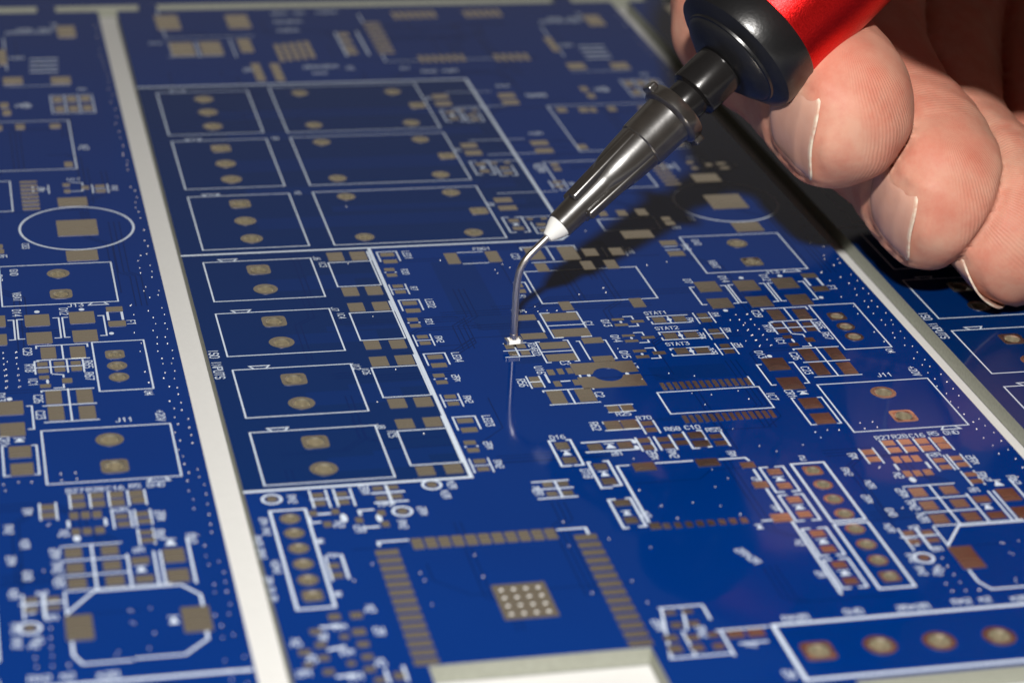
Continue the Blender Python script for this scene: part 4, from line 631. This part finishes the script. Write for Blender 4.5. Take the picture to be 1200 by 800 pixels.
trace_me = mb.mesh('traces'); trace_me.materials.append(M['trace'])

# choose the pads that show largest in the photograph as pieces of their own
cand = []
for b in (-1, 0, 1):
    for i, p in enumerate(PADS):
        x, y = p[0] + b * PITCH, p[1]; u, v = proj((x, y, 0))
        if -15 < u < 1215 and -10 < v < 810 and not (u > 800 and v < 330 and u - 800 > v * .9 - 20 and b == 1):
            d = -(RC.T @ (np.array((x, y, 0)) - CAM))[2]; cand.append((abs(p[2]) * p[3] / d ** 2, b, i))
cand.sort(reverse=True); own = {(b, i) for _, b, i in cand[:285]}
BOARD_LABEL = {-1: 'board cut off along one slot, showing its ring and terminal side', 0: 'board under the needle tip', 1: 'board under the hand, partly in shadow'}
for b in (0, -1, 1):
    bo = link('board', board_me, panel); bo.location = (b * PITCH * S, 0, 0); bo['label'] = BOARD_LABEL[b]
    for nm, me in (('printed_outlines', silk_me), ('printed_lettering', text_me), ('traces', trace_me), ('vias', via_me)):
        q = link(nm, me, bo); q['kind'] = 'stuff'
    rest = MB()
    for i, p in enumerate(PADS):
        if (b, i) in own:
            q = link('solder_pad', pm(p), bo); q.location = (p[0] * S, p[1] * S, 0)
        else: rest.slab([(p[0] + u, p[1] + v) for u, v in pad_loop(p)], -.01, .045)
    me = rest.mesh('small_solder_pads'); q = link('small_solder_pads', me, bo, M['pad']); q['kind'] = 'stuff'
    for sg in (1, -1): link('solder_pad', bite_pad(sg), bo)
    for k, x, y, D in HOLES:
        q = link('plated_hole', HM[(k, D)], bo); q.location = (x * S, y * S, 0)
# rails and breakaway tabs of the panel
rail_me = plate('panel_rail', [(-PITCH, 88.9), (PITCH * 2 - 2.7, 88.9), (PITCH * 2 - 2.7, 99), (-PITCH, 99)], [circ(PITCH * k - 20, 94.5, 1.5) for k in range(3)])
link('panel_rail', rail_me, panel)
rail2 = plate('panel_rail', [(-PITCH, -101), (PITCH * 2 - 2.7, -101), (PITCH * 2 - 2.7, -90.6), (-PITCH, -90.6)], [])
link('panel_rail', rail2, panel)
tab_me = plate('tab', [(0, 86.2), (2.5, 86.2), (2.5, 89.0), (0, 89.0)], []); tab2 = plate('tab', [(0, -90.7), (8, -90.7), (8, -87.1), (0, -87.1)], [])
for b in (-1, 0, 1):
    for x in (3.1, 62.4):
        t = link('tab', tab_me, panel); t.location = ((x + b * PITCH) * S, 0, -.004 * S)
    for x in (34, 1.5):
        t = link('tab', tab2, panel); t.location = ((x + b * PITCH) * S, 0, -.004 * S)
# ------------------------------------------------------------------ vacuum pen with bent needle
TIP = np.array([29.5, -26.6, 1.15])
P0 = cpt(656, 264, 222.5)
Q0 = cpt(860, 64, 222.5 + 4.4)
AX = (Q0 - P0) / np.linalg.norm(Q0 - P0); LC = np.linalg.norm(Q0 - P0)
zax = Vector(AX); pen = bpy.data.objects.new('vacuum_pen', None); COL.objects.link(pen); pen.empty_display_size = .01
pen.location = Vector(TIP) * S
pen['label'] = 'red and black vacuum pick-up pen with a bent steel needle, held over the board'; pen['category'] = 'vacuum pen'
rot = zax.to_track_quat('Z', 'X')
def pen_part(name, me, mat, parent=None, spin=0.0):
    o = link(name, me, parent or pen, mat)
    if parent is None:
        o.location = Vector(P0 - TIP) * S; o.rotation_mode = 'QUATERNION'; o.rotation_quaternion = rot
    return o
# needle: upright at the tip, then bending over into the hub
bend = TIP + np.array([0, 0, 4.6]); pre = P0 + AX * 1.0; e = P0 - AX * 3.6
path = [TIP + np.array([0, 0, .0]), TIP + np.array([0, 0, 2.0]), TIP + np.array([0, 0, 3.6])]
c0, c1, c2, c3 = TIP + np.array([0, 0, 3.6]), TIP + np.array([-.05, 0, 7.2]), e - AX * 1.8, e
for t in np.linspace(.08, 1, 14): path.append((1 - t) ** 3 * c0 + 3 * t * (1 - t) ** 2 * c1 + 3 * t * t * (1 - t) * c2 + t ** 3 * c3)
path += [P0, pre]
nd = tube_mesh([q - TIP for q in path], .345, 20, 'needle'); link('needle', nd, pen, M['steel'])
cap = MB(); cap.lathe([(.345, 0), (.40, .02), (.40, .5), (.35, .55)], 20); q = link('needle_tip', cap.mesh('needle_tip', True, 40), pen, M['steel'])
# white bushing
mb = MB(); mb.lathe([(.38, -1.75), (.55, -1.7), (1.15, -.35), (1.24, .0), (1.24, .6)], 40); pen_part('bushing', mb.mesh('bushing', True, 40), M['bush'])
# ribbed luer hub: a slim core flaring into the socket, four fins, a flange with two lugs
mb = MB(); mb.lathe([(1.26, -.05), (1.36, .0), (1.42, 1.2), (1.55, 5.4), (1.75, 6.2), (2.12, 7.4), (2.3, 9.0), (2.42, 11.2), (2.56, 11.35), (2.66, 14.7), (2.7, 15.1), (3.15, 15.25), (3.3, 15.45), (3.3, 16.4), (3.15, 16.65), (2.5, 16.8)], 56)
hub = pen_part('needle_hub', mb.mesh('needle_hub', True, 35), M['hub'])
vl = rot.to_matrix().transposed() @ Vector(CAM - P0); A0 = math.degrees(math.atan2(vl.y, vl.x)); LUG = A0 + 100
mb = MB(); mb.box(1.0, -.52, 2.4, 2.1, .52, 11.25)
mb.v = [(x if z < 5 else x * 1.2, y, z) for x, y, z in mb.v]
rib = mb.mesh('rib'); bm = bmesh.new(); bm.from_mesh(rib); bmesh.ops.bevel(bm, geom=bm.edges[:], offset=.3 * S, segments=4, affect='EDGES', profile=.5); bm.to_mesh(rib); bm.free()
rib.polygons.foreach_set('use_smooth', [True] * len(rib.polygons)); rib.set_sharp_from_angle(angle=math.radians(60)); rib.materials.append(M['hub'])
for k in range(4):
    r = link('rib', rib, hub); r.rotation_euler = (0, 0, math.radians(90 * k + 50 + A0))
mb = MB(); mb.box(2.7, -.95, 15.4, 3.8, .95, 16.45); lug = mb.mesh('lug'); bm = bmesh.new(); bm.from_mesh(lug); bmesh.ops.bevel(bm, geom=bm.edges[:], offset=.25 * S, segments=3, affect='EDGES', profile=.5); bm.to_mesh(lug); bm.free(); lug.materials.append(M['hub'])
for k in range(2):
    r = link('lug', lug, hub); r.rotation_euler = (0, 0, math.radians(LUG + 180 * k))
# black nozzle, collar and red barrel
mb = MB(); mb.lathe([(1.9, 16.0), (1.95, 16.7), (2.05, 17.0), (2.05, 18.5), (2.2, 18.6), (2.55, 18.7), (2.62, 18.9), (2.62, 22.5), (2.45, 22.7), (2.4, 23.5)], 48)
pen_part('nozzle', mb.mesh('nozzle', True, 30), M['blackgloss'])
mb = MB(); mb.lathe([(2.7, 22.6), (3.4, 22.62), (5.0, 23.5), (5.35, 23.85), (5.55, 23.9), (5.6, 24.15), (6.6, 24.5), (7.05, 24.8), (7.2, 25.2), (7.2, 28.1), (7.1, 28.3)], 72)
pen_part('collar', mb.mesh('collar', True, 30), M['black'])
mb = MB(); mb.lathe([(6.6, 28.1), (7.0, 28.25), (7.1, 28.45), (7.1, 100), (6.9, 101), (6.2, 101.4)], 72)
pen_part('barrel', mb.mesh('barrel', True, 30), M['red'])
mb = MB(); mb.lathe([(5.9, 101), (6.4, 101.3), (6.6, 102), (6.6, 112), (5.6, 114), (2.6, 114.5), (2.4, 118), (1.5, 118)], 48)
pen_part('end_cap', mb.mesh('end_cap', True, 30), M['black'])

# ------------------------------------------------------------------ chip held on the needle tip
chip = bpy.data.objects.new('chip_resistor', None); COL.objects.link(chip); chip.empty_display_size = .001
chip.location = Vector((TIP[0], TIP[1], TIP[2] - .47)) * S; chip.rotation_euler = (0, 0, math.radians(6))
chip['label'] = 'tiny white chip resistor hanging on the needle tip above its pads'; chip['category'] = 'resistor'
def bev(me, r):
    bm = bmesh.new(); bm.from_mesh(me); bmesh.ops.bevel(bm, geom=bm.edges[:], offset=r * S, segments=2, affect='EDGES', profile=.5); bm.to_mesh(me); bm.free(); return me
mb = MB(); mb.box(-.62, -.42, .02, .62, .42, .45); link('body', bev(mb.mesh('body'), .04), chip, M['ceramic'])
mb = MB(); mb.box(-.5, -.38, .0, .5, .38, .03); link('overcoat', mb.mesh('overcoat'), chip, M['overcoat'])
for sg in (-1, 1):
    mb = MB(); mb.box(min(sg * .55, sg * .84), -.44, 0, max(sg * .55, sg * .84), .44, .47); link('terminal', bev(mb.mesh('terminal'), .05), chip, M['tin'])

# ------------------------------------------------------------------ hand: one continuous skin grown from a distance field
def smin(a, b, k):
    h = np.clip(.5 + .5 * (b - a) / k, 0, 1); return b + (a - b) * h - k * h * (1 - h)
def smax(a, b, k): return -smin(-a, -b, k)
def cone(P, a, b, ra, rb):
    ba = b - a; l2 = ba @ ba; t = np.clip(((P - a) @ ba) / l2, 0, 1)
    return np.linalg.norm(P - a - t[..., None] * ba, axis=-1) - (ra + (rb - ra) * t)
def chain(P, pts, k=2.0):
    d = None
    for (a, ra), (b, rb) in zip(pts, pts[1:]):
        q = cone(P, a, b, ra, rb); d = q if d is None else smin(d, q, k)
    return d
class Finger:
    def __init__(s, raw, dors, nailw, naill, twist=0.0, nail=True):
        s.pts = [(cpt(u, v, d), r) for u, v, d, r in raw]; s.c = s.pts[0][0]; s.r = s.pts[0][1]
        s.a = s.pts[0][0] - s.pts[1][0]; s.len1 = np.linalg.norm(s.a); s.a /= s.len1
        ac = RC.T @ s.a; w = np.array([.0, -1.0, 0]); w[2] = -(w @ ac) / ac[2]; w /= np.linalg.norm(w)
        s.w = RC @ w; s.n = np.cross(s.w, s.a); s.n /= np.linalg.norm(s.n); ct, st = math.cos(math.radians(twist)), math.sin(math.radians(twist)); s.w, s.n = ct * s.w + st * s.n, ct * s.n - st * s.w; s.dors = dors; s.nw = nailw; s.nl = naill; s.nail = nail
    def loc(s, P):
        q = P - s.c; return q @ s.a, q @ s.w, q @ s.n
    def field(s, P):
        d = chain(P, s.pts, 3.0)
        A, W, N = s.loc(P)
        e = np.sqrt(((A + 4.5) / 11.2) ** 2 + (W / (s.r + .1)) ** 2 + ((N + 1.3) / (s.r - .2)) ** 2)
        d = smin(d, (e - 1) * (s.r * .9), 3.0)
        # flatten the back of the end joint for the nail
        fl = N - s.dors + .020 * W ** 2
        fl = fl - np.clip((-A - s.len1 * .5) * .35, 0, 4)
        d = smax(d, fl, 2.2)
        # nail bed edge: a shallow groove and a fold of skin around it
        if s.nail:
            u = W / (s.nw / 2); t = (A - s.na()) / s.nl
            q = np.maximum(np.abs(u) - 1, np.maximum(-t - 1, t - .02)); near = np.exp(-(np.abs(N - s.dors + .02 * W ** 2) / 2.0) ** 2)
            fold = np.exp(-((q - .13) / .11) ** 2) * .16 - np.exp(-((q - .0) / .05) ** 2) * .22
            d = d - fold * near
        return d
    def na(s): return s.r * .78         # where along the finger the nail's free edge ends
IDX = Finger([(973, 128, 231.5, 7.6), (884, 26, 245, 8.2), (866, -120, 262, 8.8), (960, -330, 284, 11)], 5.5, 10.2, 9.0, 0)
MID = Finger([(1086, 223, 236.5, 7.8), (1003, 116, 248, 8.8), (984, 35, 257, 8.9), (1000, -110, 274, 9.2), (1100, -310, 290, 11)], 5.5, 9.2, 8.5, 0)
RNG = Finger([(1166, 270, 239, 7.9), (1084, 163, 252, 8.4), (1085, 20, 270, 9.0), (1220, -250, 292, 11)], 5.4, 9.0, 8.0, -42)
LIT = Finger([(1302, 300, 243, 6.8), (1215, 190, 256, 7.2), (1200, 60, 272, 8.0), (1330, -180, 292, 10)], 4.8, 8.5, 8.0, -34)
FING = [IDX, MID, RNG, LIT]
PALM = [[(cpt(960, -330, 290), 11), (cpt(1220, -260, 298), 13), (cpt(1330, -180, 302), 11)], [(cpt(1060, -320, 296), 12), (cpt(1480, -130, 300), 17)], [(cpt(1250, -110, 304), 12), (cpt(1420, 10, 298), 16), (cpt(1520, -90, 296), 20)], [(cpt(1330, -200, 296), 13), (cpt(1700, -120, 290), 21)]]
THUMB = [(cpt(1050, -200, 213.5), 7.6), (cpt(1140, -165, 205), 9.0), (cpt(1245, -152, 207), 10), (cpt(1400, -130, 240), 14), (cpt(1480, -100, 280), 16)]
def wobble(P):
    return np.sin(P[..., 0] * .9 + 1.3 * np.sin(P[..., 1] * .7)) * np.sin(P[..., 1] * 1.1 + P[..., 2] * .6) + .6 * np.sin(P[..., 2] * 1.3 + P[..., 0] * .5)
def hand_field(P):
    d = None
    for ch in PALM:
        q = chain(P, ch, 4.0); d = q if d is None else smin(d, q, 7.0)
    d = smin(d, chain(P, THUMB, 3.0), 6.0)
    dep = -((P - CAM) @ RC[:, 2])
    fs = [f.field(P) for f in FING]; ff = fs[0]
    for q in fs[1:]: ff = np.minimum(ff, q) + .55 * np.exp(-((ff - q) / .55) ** 2)      # fingers press together in a crease
    kk = 5.0
    return smin(d, ff, .8) + .075 * wobble(P)
allp = np.array([q[0] for f in FING for q in f.pts] + [q[0] for c in PALM for q in c] + [q[0] for q in THUMB])
lo = allp.min(0) - 24; hi = allp.max(0) + 24; hi[0] = min(hi[0], 165)
h = .62
ax_ = [np.arange(lo[i], hi[i] + h, h) for i in range(3)]
shp = [len(a) for a in ax_]
F = np.empty(shp, np.float32)
for i in range(0, shp[0], 16):
    g = np.stack(np.meshgrid(ax_[0][i:i + 16], ax_[1], ax_[2], indexing='ij'), -1); F[i:i + 16] = hand_field(g)
# surface nets
def nets(F, lo, h):
    ins = F < 0; nx, ny, nz = F.shape
    cs = np.zeros((nx - 1, ny - 1, nz - 1), np.int8)
    for dx in (0, 1):
        for dy in (0, 1):
            for dz in (0, 1): cs += ins[dx:nx - 1 + dx, dy:ny - 1 + dy, dz:nz - 1 + dz]
    act = (cs > 0) & (cs < 8); idx = -np.ones(act.shape, np.int64); ii = np.argwhere(act); idx[act] = np.arange(len(ii))
    acc = np.zeros((len(ii), 3)); cnt = np.zeros(len(ii))
    C8 = [(a, b, c) for a in (0, 1) for b in (0, 1) for c in (0, 1)]
    for p in C8:
        for ax in range(3):
            if p[ax] == 0:
                q = list(p); q[ax] = 1
                fa = F[ii[:, 0] + p[0], ii[:, 1] + p[1], ii[:, 2] + p[2]]; fb = F[ii[:, 0] + q[0], ii[:, 1] + q[1], ii[:, 2] + q[2]]
                m = (fa < 0) != (fb < 0); t = np.where(m, fa / np.where(m, fa - fb, 1), 0)
                v = np.tile(np.array(p, float), (len(ii), 1)); v[:, ax] += t; acc += v * m[:, None]; cnt += m
    V = lo + (ii + acc / cnt[:, None]) * h
    faces = []
    for ax in range(3):
        o = [(1, 2), (2, 0), (0, 1)][ax]
        sl0 = [slice(None)] * 3; sl1 = [slice(None)] * 3; sl0[ax] = slice(0, -1); sl1[ax] = slice(1, None)
        cr = ins[tuple(sl0)] != ins[tuple(sl1)]; e = np.argwhere(cr)
        e = e[(e[:, o[0]] > 0) & (e[:, o[1]] > 0) & (e[:, o[0]] < F.shape[o[0]] - 1) & (e[:, o[1]] < F.shape[o[1]] - 1)]
        u = np.zeros(3, int); u[o[0]] = 1; w = np.zeros(3, int); w[o[1]] = 1
        q = np.stack([idx[tuple((e - u - w).T)], idx[tuple((e - w).T)], idx[tuple(e.T)], idx[tuple((e - u).T)]], 1)
        fl = ins[tuple(e.T)]; q[~fl] = q[~fl][:, ::-1]; faces.append(q)
    return V, np.concatenate(faces)
V, Fc = nets(F, lo, h)
# settle the vertices on the true surface
for _ in range(2):
    e_ = .05; f0 = hand_field(V)
    g = np.stack([hand_field(V + np.eye(3)[i] * e_) - f0 for i in range(3)], 1) / e_
    V = V - np.clip(f0, -.5, .5)[:, None] * g / np.maximum((g * g).sum(1), .2)[:, None]
ridge = np.zeros(len(V)); pmask = np.zeros(len(V)); rosy = np.zeros(len(V)); best = np.full(len(V), 1e9)
for f in FING:
    d = f.field(V); A, W, N = f.loc(V); m = d < best; best = np.where(m, d, best)
    ang = np.arctan2(A + 1.0, N + 1.0)                                    # 0 on the nail side, +90 at the very tip, 180 on the pad
    arc = np.where(A > -1.0, ang * f.r, math.pi * f.r - (A + 1.0))
    r = arc + .012 * W ** 2
    pk = np.clip((1.2 - N) / 2.0, 0, 1) * np.clip((A + 16) / 5, 0, 1) * (d < .6)
    ridge = np.where(m, r, ridge); pmask = np.where(m, pk, pmask)
    rs = np.exp(-((A - f.r * .8) / 2.6) ** 2) * .35 + np.clip((np.abs(W) - f.r * .62) / 3.0, 0, 1) * .55 + np.clip((-A - 3) / 8, 0, 1) * .3
    rosy = np.where(m, rs, rosy)
me = bpy.data.meshes.new('hand'); me.from_pydata((V * S).tolist(), [], Fc.tolist())
me.polygons.foreach_set('use_smooth', [True] * len(me.polygons))
for nm, arr in (('ridge', ridge), ('padmask', pmask), ('rosy', np.clip(rosy, 0, 1))):
    at = me.attributes.new(nm, 'FLOAT', 'POINT'); at.data.foreach_set('value', arr.astype(np.float32))
me.update()
hand = link('hand', me, None, M['skin'])
hand['label'] = 'bare hand with curled fingers gripping the red pen above the board'; hand['category'] = 'hand'
# nails lie on the finger backs, their free edge standing clear of the skin
for f in (IDX, MID, RNG, LIT):
    nu, nv = 22, 18; base = []; 
    for j in range(nv + 1):
        t = j / nv
        for i in range(nu + 1):
            u = (i / nu - .5) * 2; W = u * f.nw / 2
            A = f.na() - f.nl * (1 - t) + (1 - u * u) * .3 * t + (u * u) * .9 * (1 - t) - 2.0 * np.abs(u) ** 5 * t
            base.append((A, W))
    A, W = np.array(base).T; P = f.c + A[:, None] * f.a + W[:, None] * f.w
    N = np.full(len(A), f.dors + 3.5)
    for _ in range(40):
        Q = P + N[:, None] * f.n; N -= np.clip(f.field(Q) + .075 * wobble(Q), -.4, .4) * .8
    N = N.reshape(nv + 1, nu + 1)
    N0 = N.copy(); flat = int(nv * .78)
    for j in range(nv + 1):                                               # past the quick the plate runs straight on instead of following the tip
        if j > flat:
            sl = (N0[flat] - N0[flat - 5]) / 5; N[j] = np.maximum(N0[j], N0[flat] + sl * (j - flat))
    kern = np.array([.25, .5, .25])
    for _ in range(5): N[:, 1:-1] = .25 * N[:, :-2] + .5 * N[:, 1:-1] + .25 * N[:, 2:]
    Wg = W.reshape(nv + 1, nu + 1); mid = nu // 2
    N = .45 * N + .55 * (N[:, mid:mid + 1] - .035 * Wg ** 2) - .5 * np.abs(Wg / (f.nw / 2)) ** 7
    tt = np.linspace(0, 1, nv + 1)[:, None]; N -= .22 * np.clip((tt - .7) / .3, 0, 1) * np.abs(Wg / (f.nw / 2)) ** 4
    N[:3] -= np.array([.3, .12, .03])[:, None]
    N = N.reshape(-1)
    top = P + (N + .12)[:, None] * f.n; bot = P + (N - .09)[:, None] * f.n; k = (nu + 1) * (nv + 1)
    v = np.concatenate([top, bot]); fc = []
    for j in range(nv):
        for i in range(nu):
            a = j * (nu + 1) + i; fc += [(a, a + 1, a + nu + 2, a + nu + 1), (k + a, k + a + nu + 1, k + a + nu + 2, k + a + 1)]
    ring = list(range(nu + 1)) + [j * (nu + 1) + nu for j in range(1, nv + 1)] + [nv * (nu + 1) + i for i in range(nu - 1, -1, -1)] + [j * (nu + 1) for j in range(nv - 1, 0, -1)]
    for i in range(len(ring)): a, b = ring[i], ring[(i + 1) % len(ring)]; fc.append((b, a, k + a, k + b))
    nm_ = bpy.data.meshes.new('fingernail'); nm_.from_pydata((v * S).tolist(), [], fc); nm_.polygons.foreach_set('use_smooth', [True] * len(nm_.polygons)); nm_.set_sharp_from_angle(angle=math.radians(50))
    ed = np.clip((np.repeat(np.arange(nv + 1), nu + 1) - nv * .955) / (nv * .03), 0, 1); at = nm_.attributes.new('edge', 'FLOAT', 'POINT'); at.data.foreach_set('value', np.concatenate([ed, ed]).astype(np.float32))
    nm_.update(); link('fingernail', nm_, hand, M['nail'])
